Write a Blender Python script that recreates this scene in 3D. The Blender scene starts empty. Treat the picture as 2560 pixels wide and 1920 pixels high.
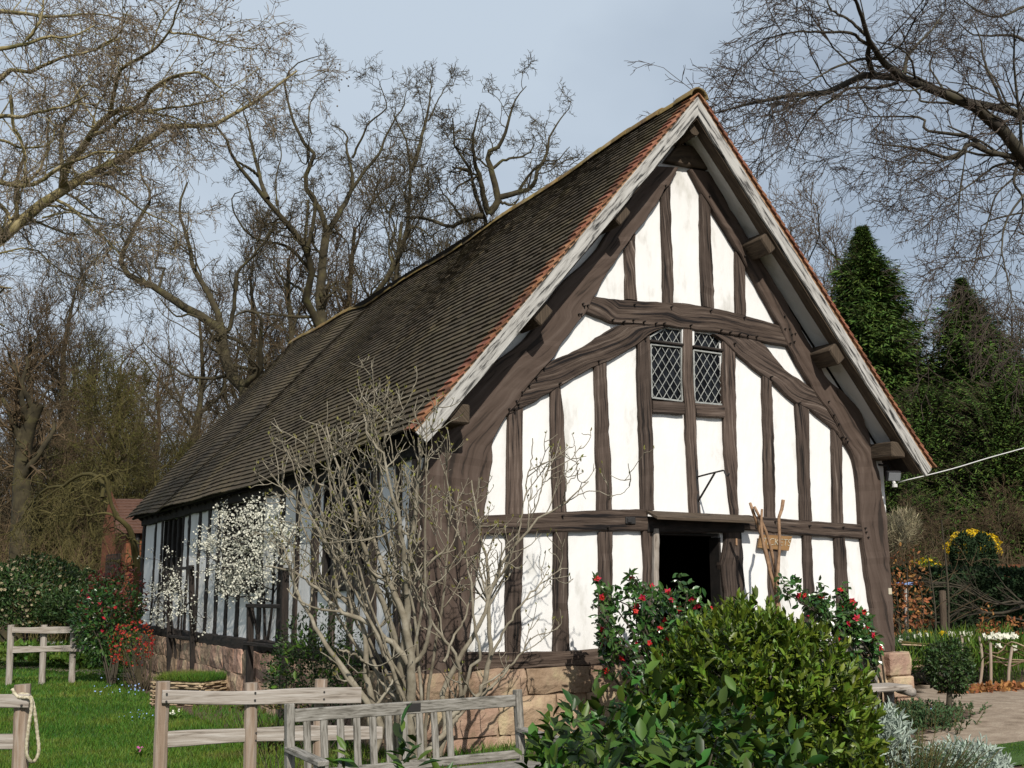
import bpy, math, numpy as np
from mathutils import Matrix
sc = bpy.context.scene
COL = sc.collection
PI = math.pi
rad = math.radians
# ------------------------------------------------------------------ camera, sky, sun, exposure
FPX = 2714.4                                   # focal length, in pixels of a 2560 px wide picture
CAM = np.array([-7.5186, -9.6202, 1.4])
AR = np.array([0.87484792, -0.48439445, -0.00176981])
AU = np.array([-0.08681868, -0.16039258, 0.98322771])
AF = np.array([0.47655391, 0.86002107, 0.1823736])
cam = bpy.data.cameras.new('camera')
cam.sensor_width = 36.0
cam.lens = 36.0 * FPX / 2560
cam.clip_start = 0.1
cam.clip_end = 3000
co = bpy.data.objects.new('camera', cam)
COL.objects.link(co)
co.matrix_world = Matrix([[AR[0], AU[0], -AF[0], CAM[0]], [AR[1], AU[1], -AF[1], CAM[1]],
                          [AR[2], AU[2], -AF[2], CAM[2]], [0, 0, 0, 1]])
sc.camera = co
SUN = np.array([-0.26, -1.0, 0.80])
SUN = SUN / np.linalg.norm(SUN)
sl = bpy.data.lights.new('sun', 'SUN')
sl.energy = 4.8
sl.angle = rad(0.55)
sl.color = (1.0, 0.94, 0.85)
so = bpy.data.objects.new('sun', sl)
COL.objects.link(so)
zz = SUN
xx = np.cross([0, 0, 1.0], zz); xx /= np.linalg.norm(xx)
yy = np.cross(zz, xx)
so.matrix_world = Matrix([[xx[0], yy[0], zz[0], 0], [xx[1], yy[1], zz[1], 0], [xx[2], yy[2], zz[2], 30], [0, 0, 0, 1]])
w = bpy.data.worlds.new('World')
sc.world = w
w.use_nodes = True
nt = w.node_tree
nt.nodes.clear()
out = nt.nodes.new('ShaderNodeOutputWorld')
sky = nt.nodes.new('ShaderNodeTexSky')
sky.sky_type = 'NISHITA'
sky.sun_disc = False
sky.sun_elevation = math.asin(SUN[2])
sky.sun_rotation = math.atan2(SUN[0], SUN[1]) % (2 * PI)
sky.dust_density = 2.0
bg = nt.nodes.new('ShaderNodeBackground')
bg.inputs[1].default_value = 0.08
nt.links.new(sky.outputs[0], bg.inputs[0])
bg2 = nt.nodes.new('ShaderNodeBackground')       # thin high cloud
bg2.inputs[0].default_value = (0.545, 0.635, 0.74, 1)
bg2.inputs[1].default_value = 1.0
tc = nt.nodes.new('ShaderNodeTexCoord')
mp = nt.nodes.new('ShaderNodeMapping')
mp.inputs['Scale'].default_value = (1.3, 1.3, 2.6)
mp.inputs['Location'].default_value = (0.35, 0.1, 0.2)
nz = nt.nodes.new('ShaderNodeTexNoise')
nz.inputs['Scale'].default_value = 1.1
nz.inputs['Detail'].default_value = 5
cr = nt.nodes.new('ShaderNodeValToRGB')
cr.color_ramp.elements[0].position = 0.30
cr.color_ramp.elements[0].color = (0.45, 0.45, 0.45, 1)
cr.color_ramp.elements[1].position = 0.62
mx = nt.nodes.new('ShaderNodeMixShader')
nt.links.new(tc.outputs['Generated'], mp.inputs[0])
nt.links.new(mp.outputs[0], nz.inputs['Vector'])
nt.links.new(nz.outputs[0], cr.inputs[0])
nt.links.new(cr.outputs[0], mx.inputs[0])
nt.links.new(bg.outputs[0], mx.inputs[1])
nt.links.new(bg2.outputs[0], mx.inputs[2])
nt.links.new(mx.outputs[0], out.inputs[0])
vs = sc.view_settings
vs.view_transform = 'Standard'
vs.look = 'None'
vs.exposure = 0.0
vs.gamma = 1.0
vs.use_curve_mapping = False
# ------------------------------------------------------------------ helpers
def at(u, v, d):                               # a point of the place, d metres in front of the tripod
    return CAM + d * (AF + AR * (u - 1280) / FPX - AU * (v - 960) / FPX)
def ray(u, v):
    return AF + AR * (u - 1280) / FPX - AU * (v - 960) / FPX
def on(axis, val, u, v):                       # where the line of sight meets the plane x, y or z = val
    k = ray(u, v)
    return CAM + k * (val - CAM[axis]) / k[axis]
def sstep(a, b, x):
    t = np.clip((np.asarray(x, float) - a) / (b - a), 0, 1)
    return t * t * (3 - 2 * t)
FH = AF[:2] / np.linalg.norm(AF[:2])
RH = np.array([FH[1], -FH[0]])
def ground(x, y):
    x = np.asarray(x, float); y = np.asarray(y, float)
    a = sstep(-8, 1.5, x) * (1 - 0.95 * sstep(1, 13, y) * (1 - sstep(3, 6, x)))
    D = (x - CAM[0]) * FH[0] + (y - CAM[1]) * FH[1]
    z = -0.38 + 0.38 * a + 0.03 * np.sin(x * 0.9 + 1) * np.sin(y * 0.7)
    return z + 8.0 * sstep(36, 85, D)
def gp(u, D, dz=0.0):                          # ground point at depth D in picture column u
    z = -0.2
    for _ in range(4):
        d = D * math.cos(0.1834) + (z - CAM[2]) * math.sin(0.1834)
        t = (u - 1280) * d / FPX
        x = CAM[0] + FH[0] * D + RH[0] * t
        y = CAM[1] + FH[1] * D + RH[1] * t
        z = float(ground(x, y))
    return np.array([x, y, z + dz])
def setp(o, label=None, cat=None, group=None, kind=None):
    if label: o['label'] = label
    if cat: o['category'] = cat
    if group: o['group'] = group
    if kind: o['kind'] = kind
    return o
def empty(name, loc, label, cat, group=None):
    o = bpy.data.objects.new(name, None)
    o.empty_display_size = 0.2
    o.location = [float(c) for c in loc]
    COL.objects.link(o)
    return setp(o, label, cat, group)
def mk(name, V, polys, mat, parent=None, smooth=False, uv=None, mi=None):
    V = np.asarray(V, float).reshape(-1, 3)
    if parent is not None:                     # children keep local coordinates relative to their thing
        off = np.zeros(3)
        p = parent
        while p is not None:
            off = off + np.array(p.location); p = p.parent
        V = V - off
    me = bpy.data.meshes.new(name)
    polys = [np.asarray(p, int).reshape(-1, np.asarray(p).shape[-1]) for p in polys if len(p)]
    idx = np.concatenate([p.ravel() for p in polys]).astype(np.int32)
    tot = np.concatenate([np.full(len(p), p.shape[1]) for p in polys]).astype(np.int32)
    st = np.concatenate([[0], np.cumsum(tot)[:-1]]).astype(np.int32)
    me.vertices.add(len(V)); me.vertices.foreach_set('co', V.astype(np.float32).ravel())
    me.loops.add(len(idx)); me.loops.foreach_set('vertex_index', idx)
    me.polygons.add(len(tot)); me.polygons.foreach_set('loop_start', st)
    if uv is not None:
        l = me.uv_layers.new(name='UVMap')
        l.data.foreach_set('uv', np.asarray(uv, np.float32)[idx].ravel())
    me.update(calc_edges=True)
    me.polygons.foreach_set('use_smooth', np.full(len(tot), bool(smooth)))
    for m in (mat if isinstance(mat, (list, tuple)) else [mat]):
        me.materials.append(m)
    if mi is not None:
        me.polygons.foreach_set('material_index', np.asarray(mi, np.int32))
    me.validate()
    o = bpy.data.objects.new(name, me)
    COL.objects.link(o)
    if parent is not None: o.parent = parent
    return o
class MB:                                      # collects pieces of ONE mesh
    def __init__(s): s.V = []; s.P = []; s.UV = []; s.n = 0
    def add(s, V, polys, uv=None):
        V = np.asarray(V, float).reshape(-1, 3)
        for p in polys:
            if len(p): s.P.append(np.asarray(p, int) + s.n)
        s.V.append(V); s.n += len(V)
        s.UV.append(np.zeros((len(V), 2)) if uv is None else np.asarray(uv, float))
        return s
    def box(s, c, sz, ax=None, bev=0.0):       # centre, full size, axes rows
        a = np.eye(3) if ax is None else np.asarray(ax, float)
        h = np.asarray(sz, float) / 2
        if bev <= 0:
            k = np.array([[-1, -1, -1], [1, -1, -1], [1, 1, -1], [-1, 1, -1], [-1, -1, 1], [1, -1, 1], [1, 1, 1], [-1, 1, 1]]) * h
            F = [[0, 3, 2, 1], [4, 5, 6, 7], [0, 1, 5, 4], [1, 2, 6, 5], [2, 3, 7, 6], [3, 0, 4, 7]]
            li = int(np.argmax(h))
            uv = np.stack([k[:, li], k[:, (li + 1) % 3] + k[:, (li + 2) % 3]], 1)
            return s.add(np.asarray(c) + k @ a, [np.array(F)], uv)
        b = min(bev, h.min() * 0.45)
        k = []
        for sx in (-1, 1):
            for sy in (-1, 1):
                for sz_ in (-1, 1):
                    g = np.array([sx, sy, sz_])
                    for m in range(3):
                        q = g * (h - b); q[m] = g[m] * h[m]; k.append(q)
        k = np.array(k)
        def vi(sx, sy, sz_, m): return ((sx * 2 + sy) * 2 + sz_) * 3 + m
        Q = []; T = []
        for m in range(3):
            o1, o2 = (m + 1) % 3, (m + 2) % 3
            for sg in (0, 1):
                f = []
                for a1, a2 in ((0, 0), (1, 0), (1, 1), (0, 1)):
                    g = [0, 0, 0]; g[m] = sg; g[o1] = a1; g[o2] = a2
                    f.append(vi(*g, m))
                Q.append(f if sg else f[::-1])
        for m in range(3):
            o1, o2 = (m + 1) % 3, (m + 2) % 3
            for a1 in (0, 1):
                for a2 in (0, 1):
                    g0 = [0, 0, 0]; g0[o1] = a1; g0[o2] = a2
                    g1 = list(g0); g1[m] = 1
                    f = [vi(*g0, o1), vi(*g0, o2), vi(*g1, o2), vi(*g1, o1)]
                    Q.append(f if a1 == a2 else f[::-1])
        for sx in (0, 1):
            for sy in (0, 1):
                for sz_ in (0, 1):
                    T.append([vi(sx, sy, sz_, m) for m in range(3)])
        li = int(np.argmax(h))
        uv = np.stack([k[:, li], k[:, (li + 1) % 3] + k[:, (li + 2) % 3]], 1)
        return s.add(np.asarray(c) + k @ a, [np.array(Q), np.array(T)], uv)
    def beam(s, a, b, w, h, up=(0, 0, 1), bev=0.008):
        a = np.asarray(a, float); b = np.asarray(b, float)
        t = b - a; L = np.linalg.norm(t); t = t / L
        sd = np.cross(t, up); sd /= np.linalg.norm(sd)
        u2 = np.cross(sd, t)
        return s.box((a + b) / 2, (L, w, h), [t, sd, u2], bev)
    def tube(s, pts, r, S=8, cap=True):
        P = np.asarray(pts, float)[None]
        R = np.full((1, P.shape[1]), r) if np.isscalar(r) else np.asarray(r, float)[None]
        V, F, uv = tubes(P, R, S)
        K = P.shape[1]
        pl = [F]
        if cap:
            pl += [np.arange(S)[::-1][None], (np.arange(S) + (K - 1) * S)[None]]
        return s.add(V, pl, uv)
    def build(s, name, mat, parent=None, smooth=False):
        return mk(name, np.concatenate(s.V), s.P, mat, parent, smooth, np.concatenate(s.UV))
def tubes(P, R, S=4):
    N, K, _ = P.shape
    T = np.gradient(P, axis=1)
    T /= np.linalg.norm(T, axis=2, keepdims=True) + 1e-9
    ch = P[:, -1] - P[:, 0]
    ref = np.eye(3)[np.argmin(np.abs(ch), axis=1)][:, None, :]
    U = np.cross(T, np.broadcast_to(ref, T.shape)); U /= np.linalg.norm(U, axis=2, keepdims=True) + 1e-9
    W = np.cross(T, U)
    an = np.arange(S) * 2 * PI / S
    V = P[:, :, None, :] + R[:, :, None, None] * (np.cos(an)[None, None, :, None] * U[:, :, None, :] + np.sin(an)[None, None, :, None] * W[:, :, None, :])
    i = np.arange(S); j = (i + 1) % S
    q = []
    for k in range(K - 1):
        q.append(np.stack([k * S + i, k * S + j, (k + 1) * S + j, (k + 1) * S + i], 1))
    q = np.concatenate(q)
    F = (np.arange(N)[:, None, None] * (K * S) + q[None]).reshape(-1, 4)
    L = np.concatenate([np.zeros((N, 1)), np.cumsum(np.linalg.norm(np.diff(P, axis=1), axis=2), axis=1)], 1)
    uv = np.stack([np.repeat(L[:, :, None], S, 2).reshape(-1), np.tile(an / (2 * PI), N * K)], 1)
    return V.reshape(-1, 3), F, uv
def resample(pts, n, smooth=True):
    p = np.asarray(pts, float)
    if smooth and len(p) > 2:                  # Catmull-Rom
        q = np.vstack([2 * p[0] - p[1], p, 2 * p[-1] - p[-2]])
        o = []
        for i in range(1, len(q) - 2):
            for t in np.arange(0, 1, 0.125):
                o.append(0.5 * (2 * q[i] + (q[i + 1] - q[i - 1]) * t + (2 * q[i - 1] - 5 * q[i] + 4 * q[i + 1] - q[i + 2]) * t * t + (3 * q[i] - q[i - 1] - 3 * q[i + 1] + q[i + 2]) * t ** 3))
        o.append(p[-1]); p = np.array(o)
    s = np.concatenate([[0], np.cumsum(np.linalg.norm(np.diff(p, axis=0), axis=1))])
    x = np.linspace(0, s[-1], n)
    return np.stack([np.interp(x, s, p[:, k]) for k in range(p.shape[1])], 1)
def grow(P, R, rng, cnt, length, ang=(35, 70), K=5, wig=0.22, trop=(0, 0, 0.1), t0=0.25, rs=0.55, rmin=0.004, tip=0.35, t1=1.0, shrink=0.5):
    N, K0, _ = P.shape
    cnt = np.full(N, cnt) if np.isscalar(cnt) else np.asarray(cnt)
    idx = np.repeat(np.arange(N), cnt)
    M = len(idx)
    t = t0 + (t1 - t0) * rng.random(M)
    x = t * (K0 - 1); i = np.minimum(x.astype(int), K0 - 2); fr = (x - i)[:, None]
    pos = P[idx, i] * (1 - fr) + P[idx, i + 1] * fr
    pr = R[idx, i] * (1 - fr[:, 0]) + R[idx, i + 1] * fr[:, 0]
    T = P[idx, i + 1] - P[idx, i]; T /= np.linalg.norm(T, axis=1, keepdims=True) + 1e-9
    rd = rng.normal(size=(M, 3)); rd -= (rd * T).sum(1, keepdims=True) * T
    rd /= np.linalg.norm(rd, axis=1, keepdims=True) + 1e-9
    a = np.radians(rng.uniform(ang[0], ang[1], M))[:, None]
    d = np.cos(a) * T + np.sin(a) * rd
    Ln = (np.asarray(length)[idx] if not np.isscalar(length) else length) * rng.uniform(0.55, 1.25, M) * (1 - shrink * t)
    st = (Ln / (K - 1))[:, None]
    O = [pos]; tr = np.asarray(trop, float)
    for k in range(K - 1):
        d = d + rng.normal(size=(M, 3)) * wig + tr
        d /= np.linalg.norm(d, axis=1, keepdims=True)
        O.append(O[-1] + d * st)
    Pn = np.stack(O, 1)
    r0 = np.maximum(pr * rs, rmin)
    Rn = r0[:, None] * np.linspace(1, tip, K)[None]
    return Pn, np.maximum(Rn, rmin * 0.6)
LEAF_V = np.array([[0, 0, 0], [.3, -.42, .05], [.3, 0, -.03], [.3, .42, .05], [.65, -.40, .04], [.65, 0, -.05], [.65, .40, .04], [1, 0, -.12]])
LEAF_Q = np.array([[1, 2, 5, 4], [2, 3, 6, 5]])
LEAF_T = np.array([[0, 2, 1], [0, 3, 2], [4, 5, 7], [5, 6, 7]])
DIA_V = np.array([[0, 0, 0], [.5, -.5, .0], [1, 0, -.06], [.5, .5, .0]])
DIA_Q = np.array([[0, 1, 2, 3]])
PEN_V = np.array([[math.cos(a) * (1 if k % 2 == 0 else .62), math.sin(a) * (1 if k % 2 == 0 else .62), .25 if k % 2 == 0 else .1] for k, a in enumerate(np.arange(10) * PI / 5)] + [[0, 0, 0]]) * .5
PEN_T = np.array([[k, (k + 1) % 10, 10] for k in range(10)])
def unit(a): return a / (np.linalg.norm(a, axis=-1, keepdims=True) + 1e-9)
def leaves(pos, d, nrm, L, Wd, kind='leaf'):
    N = len(pos)
    d = unit(d); s = unit(np.cross(nrm, d)); n = np.cross(d, s)
    tv, tq = {'leaf': (LEAF_V, [LEAF_Q, LEAF_T]), 'dia': (DIA_V, [DIA_Q]), 'flower': (PEN_V, [PEN_T])}[kind]
    L = np.broadcast_to(L, N)[:, None, None]; Wd = np.broadcast_to(Wd, N)[:, None, None]
    V = pos[:, None] + tv[None, :, 0:1] * L * d[:, None] + tv[None, :, 1:2] * Wd * s[:, None] + tv[None, :, 2:3] * L * n[:, None]
    nv = len(tv)
    F = [(np.arange(N)[:, None, None] * nv + q[None]).reshape(-1, q.shape[1]) for q in tq]
    return V.reshape(-1, 3), F
def rdir(rng, n):
    return unit(rng.normal(size=(n, 3)))
# ------------------------------------------------------------------ materials
def mat(name, cols, scale=6, stretch=(1, 1, 1), detail=5, rough=0.8, bump=0.0, bscale=None, island=0.0, hue=0.0, coord='Object', spec=0.3, transl=0.0, rvar=0.0, dist=0.0, orand=0.0):
    m = bpy.data.materials.new(name); m.use_nodes = True
    n = m.node_tree.nodes; lk = m.node_tree.links.new
    b = n['Principled BSDF']
    b.inputs['Roughness'].default_value = rough
    b.inputs['Specular IOR Level'].default_value = spec
    if not isinstance(cols, list): cols = [(0.0, cols)]
    tcn = n.new('ShaderNodeTexCoord'); mpn = n.new('ShaderNodeMapping')
    mpn.inputs['Scale'].default_value = stretch
    lk(tcn.outputs[coord], mpn.inputs[0])
    no = n.new('ShaderNodeTexNoise')
    no.inputs['Scale'].default_value = scale; no.inputs['Detail'].default_value = detail
    no.inputs['Roughness'].default_value = 0.6; no.inputs['Distortion'].default_value = dist
    lk(mpn.outputs[0], no.inputs['Vector'])
    if len(cols) > 1:
        r = n.new('ShaderNodeValToRGB')
        e = r.color_ramp.elements
        while len(e) < len(cols): e.new(0.5)
        for el, (p, c) in zip(e, cols):
            el.position = p; el.color = (*c, 1)
        lk(no.outputs[0], r.inputs[0]); c_out = r.outputs[0]
    else:
        r = n.new('ShaderNodeRGB'); r.outputs[0].default_value = (*cols[0][1], 1); c_out = r.outputs[0]
    if island > 0 or hue > 0:
        g = n.new('ShaderNodeNewGeometry'); hs = n.new('ShaderNodeHueSaturation')
        mr = n.new('ShaderNodeMapRange'); mr.inputs[3].default_value = 1 - island; mr.inputs[4].default_value = 1 + island
        lk(g.outputs['Random Per Island'], mr.inputs[0]); lk(mr.outputs[0], hs.inputs['Value'])
        mu = n.new('ShaderNodeMath'); mu.operation = 'MULTIPLY'; mu.inputs[1].default_value = 7.31
        fr = n.new('ShaderNodeMath'); fr.operation = 'FRACT'
        lk(g.outputs['Random Per Island'], mu.inputs[0]); lk(mu.outputs[0], fr.inputs[0])
        m2 = n.new('ShaderNodeMapRange'); m2.inputs[3].default_value = 0.5 - hue; m2.inputs[4].default_value = 0.5 + hue
        lk(fr.outputs[0], m2.inputs[0]); lk(m2.outputs[0], hs.inputs['Hue'])
        lk(c_out, hs.inputs['Color']); c_out = hs.outputs[0]
    if orand > 0:
        oi = n.new('ShaderNodeObjectInfo'); h2 = n.new('ShaderNodeHueSaturation'); m4 = n.new('ShaderNodeMapRange')
        m4.inputs[3].default_value = 1 - orand; m4.inputs[4].default_value = 1 + orand
        lk(oi.outputs['Random'], m4.inputs[0]); lk(m4.outputs[0], h2.inputs['Value']); lk(c_out, h2.inputs['Color']); c_out = h2.outputs[0]
    lk(c_out, b.inputs['Base Color'])
    if rvar > 0:
        m3 = n.new('ShaderNodeMapRange'); m3.inputs[3].default_value = rough - rvar; m3.inputs[4].default_value = rough + rvar
        lk(no.outputs[0], m3.inputs[0]); lk(m3.outputs[0], b.inputs['Roughness'])
    if bump > 0:
        bp = n.new('ShaderNodeBump'); bp.inputs['Strength'].default_value = 1.0; bp.inputs['Distance'].default_value = bump
        if bscale:
            n2 = n.new('ShaderNodeTexNoise'); n2.inputs['Scale'].default_value = bscale; n2.inputs['Detail'].default_value = 6
            lk(mpn.outputs[0], n2.inputs['Vector']); lk(n2.outputs[0], bp.inputs['Height'])
        else:
            lk(no.outputs[0], bp.inputs['Height'])
        lk(bp.outputs[0], b.inputs['Normal'])
    if transl > 0:
        tr = n.new('ShaderNodeBsdfTranslucent'); lk(c_out, tr.inputs[0])
        ms = n.new('ShaderNodeMixShader'); ms.inputs[0].default_value = transl
        lk(b.outputs[0], ms.inputs[1]); lk(tr.outputs[0], ms.inputs[2])
        lk(ms.outputs[0], n['Material Output'].inputs[0])
    return m
M = {}
M['plaster'] = mat('lime_plaster', [(0.24, (0.36, 0.35, 0.32)), (0.33, (0.57, 0.56, 0.53)), (0.42, (0.70, 0.695, 0.68)), (0.7, (0.745, 0.74, 0.73))], scale=3.2, stretch=(1, 1, 0.4), rough=0.9, bump=0.010, bscale=11, detail=9)
M['timber'] = mat('oak_timber', [(0.39, (0.008, 0.006, 0.005)), (0.445, (0.050, 0.035, 0.027)), (0.60, (0.092, 0.067, 0.053)), (0.70, (0.20, 0.165, 0.14))], scale=8, stretch=(0.16, 9, 1), coord='UV', rough=0.85, bump=0.018, dist=0.12, detail=10, orand=0.28)
M['cruck'] = mat('painted_cruck_timber', [(0.37, (0.024, 0.017, 0.013)), (0.42, (0.060, 0.041, 0.031)), (0.55, (0.078, 0.055, 0.043)), (0.75, (0.115, 0.088, 0.072))], scale=6, stretch=(0.2, 4.5, 1), coord='UV', rough=0.85, bump=0.010, dist=0.5)
M['rail'] = mat('split_oak_beam', [(0.40, (0.007, 0.005, 0.005)), (0.455, (0.046, 0.031, 0.023)), (0.60, (0.095, 0.069, 0.053)), (0.72, (0.20, 0.163, 0.136))], scale=6, stretch=(0.2, 10, 1), coord='UV', rough=0.85, bump=0.024, dist=0.15, detail=8, orand=0.12)
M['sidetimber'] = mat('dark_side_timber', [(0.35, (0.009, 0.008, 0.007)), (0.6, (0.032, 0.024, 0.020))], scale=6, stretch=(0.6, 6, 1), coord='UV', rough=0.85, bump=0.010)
M['black'] = mat('black_timber', [(0.3, (0.010, 0.009, 0.008)), (0.7, (0.028, 0.023, 0.020))], scale=8, rough=0.85, bump=0.004)
M['tile'] = mat('weathered_roof_tile', [(0.30, (0.046, 0.036, 0.023)), (0.5, (0.064, 0.050, 0.031)), (0.66, (0.078, 0.061, 0.032)), (0.8, (0.10, 0.082, 0.032))], scale=0.9, rough=0.95, bump=0.004, bscale=30, island=0.2, hue=0.008)
M['vtile'] = mat('terracotta_verge_tile', [(0.35, (0.075, 0.034, 0.022)), (0.5, (0.20, 0.080, 0.042)), (0.7, (0.27, 0.135, 0.078))], scale=7, rough=0.85, bump=0.004, island=0.3, hue=0.012)
M['ridge'] = mat('mossy_ridge_tile', [(0.3, (0.085, 0.055, 0.03)), (0.5, (0.15, 0.105, 0.035)), (0.7, (0.17, 0.13, 0.085))], scale=4, rough=0.9, bump=0.01, bscale=25, island=0.25, hue=0.01)
M['mortar'] = mat('sandy_mortar', [(0.3, (0.24, 0.135, 0.075)), (0.7, (0.40, 0.25, 0.15))], scale=12, rough=0.95, bump=0.01)
M['barge'] = mat('peeling_white_paint', [(0.38, (0.022, 0.022, 0.022)), (0.435, (0.13, 0.126, 0.118)), (0.48, (0.31, 0.30, 0.28)), (0.6, (0.42, 0.41, 0.385))], scale=8, stretch=(0.35, 3.2, 1), coord='UV', rough=0.8, bump=0.012, detail=9, dist=0.4)
M['stone'] = None
M['iron'] = mat('wrought_iron', (0.02, 0.018, 0.017), rough=0.55, spec=0.5)
M['lead'] = mat('lead_cames', [(0.3, (0.20, 0.21, 0.20)), (0.7, (0.36, 0.37, 0.35))], scale=20, rough=0.55, spec=0.5)
M['glass'] = mat('old_window_glass', [(0.45, (0.003, 0.003, 0.004)), (0.7, (0.02, 0.023, 0.028))], scale=9, rough=0.1, spec=0.12, bump=0.010)
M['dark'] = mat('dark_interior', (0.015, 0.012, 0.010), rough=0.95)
M['oakgrey'] = mat('silvered_oak_rail', [(0.30, (0.10, 0.08, 0.065)), (0.42, (0.26, 0.225, 0.19)), (0.55, (0.33, 0.295, 0.26)), (0.7, (0.41, 0.38, 0.345))], scale=4, stretch=(0.7, 9, 1), coord='UV', rough=0.85, bump=0.006, dist=0.6)
M['oakpost'] = mat('split_oak_post', [(0.3, (0.17, 0.115, 0.078)), (0.5, (0.27, 0.205, 0.155)), (0.7, (0.34, 0.295, 0.255))], scale=4, stretch=(0.5, 5, 1), coord='UV', rough=0.85, bump=0.008, dist=0.6)
M['teak'] = mat('lichened_teak', [(0.36, (0.085, 0.078, 0.065)), (0.48, (0.19, 0.178, 0.155)), (0.62, (0.26, 0.245, 0.22)), (0.76, (0.42, 0.41, 0.38))], scale=9, stretch=(0.8, 7, 1), coord='UV', rough=0.9, bump=0.005, dist=0.5)
M['lawn'] = mat('lawn_turf', [(0.3, (0.022, 0.050, 0.010)), (0.55, (0.045, 0.095, 0.016)), (0.75, (0.065, 0.115, 0.022))], scale=1.2, rough=0.95, bump=0.03, bscale=30)
M['soil'] = mat('garden_soil', [(0.3, (0.05, 0.032, 0.022)), (0.6, (0.12, 0.08, 0.055)), (0.8, (0.18, 0.13, 0.09))], scale=6, rough=0.95, bump=0.04, bscale=14, detail=8)
M['path'] = mat('paved_path', [(0.3, (0.18, 0.135, 0.095)), (0.5, (0.27, 0.21, 0.155)), (0.7, (0.35, 0.285, 0.215))], scale=5, rough=0.9, bump=0.01, bscale=40, detail=8)
M['litter'] = mat('leaf_litter', [(0.3, (0.035, 0.025, 0.016)), (0.55, (0.075, 0.052, 0.03)), (0.8, (0.06, 0.065, 0.02))], scale=0.4, rough=1.0, bump=0.1, bscale=3, detail=8)
M['blade'] = mat('grass_blade', [(0.36, (0.052, 0.130, 0.014)), (0.5, (0.078, 0.160, 0.017)), (0.62, (0.125, 0.175, 0.024)), (0.7, (0.135, 0.13, 0.04))], scale=1.1, detail=6, rough=0.6, island=0.5, hue=0.03, transl=0.35)
M['laurel'] = mat('bay_leaf', (0.084, 0.128, 0.012), rough=0.42, island=0.6, hue=0.03, spec=0.35, transl=0.07)
M['laurel2'] = mat('large_laurel_leaf', (0.036, 0.076, 0.010), rough=0.42, island=0.7, hue=0.04, spec=0.32, transl=0.06)
M['camleaf'] = mat('camellia_leaf', (0.040, 0.092, 0.020), rough=0.28, island=0.5, hue=0.03, spec=0.55, transl=0.12)
M['redfl'] = mat('red_petal', (0.42, 0.012, 0.030), rough=0.6, island=0.35, hue=0.015, transl=0.2)
M['orangefl'] = mat('orange_red_petal', (0.36, 0.040, 0.022), rough=0.6, island=0.3, hue=0.015, transl=0.2)
M['whitefl'] = mat('white_blossom', (0.74, 0.73, 0.62), rough=0.7, island=0.12, transl=0.3)
M['pinkfl'] = mat('pink_petal', (0.50, 0.10, 0.28), rough=0.7, island=0.3, hue=0.03, transl=0.2)
M['yellowfl'] = mat('yellow_petal', (0.66, 0.46, 0.012), rough=0.6, island=0.15, transl=0.25)
M['bluefl'] = mat('blue_petal', (0.25, 0.36, 0.65), rough=0.7, island=0.2)
M['palefl'] = mat('faded_flower_head', (0.25, 0.215, 0.13), rough=0.8, island=0.35, hue=0.02)
M['conifer'] = mat('conifer_spray', (0.055, 0.098, 0.014), rough=0.75, island=0.55, hue=0.03, transl=0.1)
M['yew'] = mat('yew_needles', (0.016, 0.036, 0.010), rough=0.8, island=0.5, hue=0.02)
M['rhodo'] = mat('evergreen_shrub_leaf', (0.030, 0.058, 0.014), rough=0.5, island=0.6, hue=0.03, transl=0.1)
M['fresh'] = mat('fresh_green_leaf', (0.095, 0.165, 0.022), rough=0.5, island=0.4, hue=0.03, transl=0.3)
M['olive'] = mat('young_olive_leaf', (0.085, 0.082, 0.018), rough=0.8, island=0.4, hue=0.02, transl=0.3)
M['beechleaf'] = mat('dry_beech_leaf', (0.27, 0.115, 0.04), rough=0.75, island=0.45, hue=0.02, transl=0.2)
M['silver'] = mat('silver_felt_leaf', (0.36, 0.42, 0.36), rough=0.85, island=0.25, transl=0.15)
M['herb'] = mat('rosemary_leaf', (0.050, 0.095, 0.035), rough=0.7, island=0.4, hue=0.03, transl=0.15)
M['redleaf'] = mat('dark_red_young_leaf', (0.12, 0.025, 0.018), rough=0.4, island=0.4, hue=0.02, transl=0.2)
M['barkfig'] = mat('pale_fig_bark', [(0.3, (0.12, 0.10, 0.070)), (0.55, (0.235, 0.208, 0.155)), (0.75, (0.34, 0.315, 0.255))], scale=9, rough=0.85, bump=0.004)
M['barkplane'] = mat('plane_bark', [(0.35, (0.085, 0.080, 0.030)), (0.5, (0.20, 0.165, 0.075)), (0.65, (0.32, 0.27, 0.15))], scale=3, rough=0.85, bump=0.01)
M['twigplane'] = mat('plane_twig', (0.155, 0.120, 0.080), rough=0.9, island=0.35)
M['barkoak'] = mat('oak_bark', [(0.3, (0.024, 0.020, 0.012)), (0.55, (0.055, 0.045, 0.024)), (0.75, (0.085, 0.080, 0.03))], scale=3, rough=0.95, bump=0.03)
M['twigoak'] = mat('oak_twig', (0.064, 0.051, 0.029), rough=0.95, island=0.35)
M['barkbeech'] = mat('beech_bark', [(0.35, (0.030, 0.024, 0.018)), (0.6, (0.060, 0.052, 0.034)), (0.8, (0.07, 0.07, 0.03))], scale=2.5, rough=0.9, bump=0.01)
M['twigbeech'] = mat('beech_twig', (0.060, 0.045, 0.034), rough=0.9, island=0.3)
M['twigbrown'] = mat('brown_twig', (0.096, 0.066, 0.036), rough=0.95, island=0.35)
M['twiggreen'] = mat('mossy_twig', (0.078, 0.066, 0.022), rough=0.95, island=0.3)
M['birch'] = mat('pale_birch_bark', [(0.4, (0.10, 0.09, 0.06)), (0.6, (0.26, 0.23, 0.16))], scale=6, rough=0.9)
M['bud'] = mat('green_fig_bud', (0.13, 0.125, 0.030), rough=0.6, island=0.4, hue=0.03)
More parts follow.
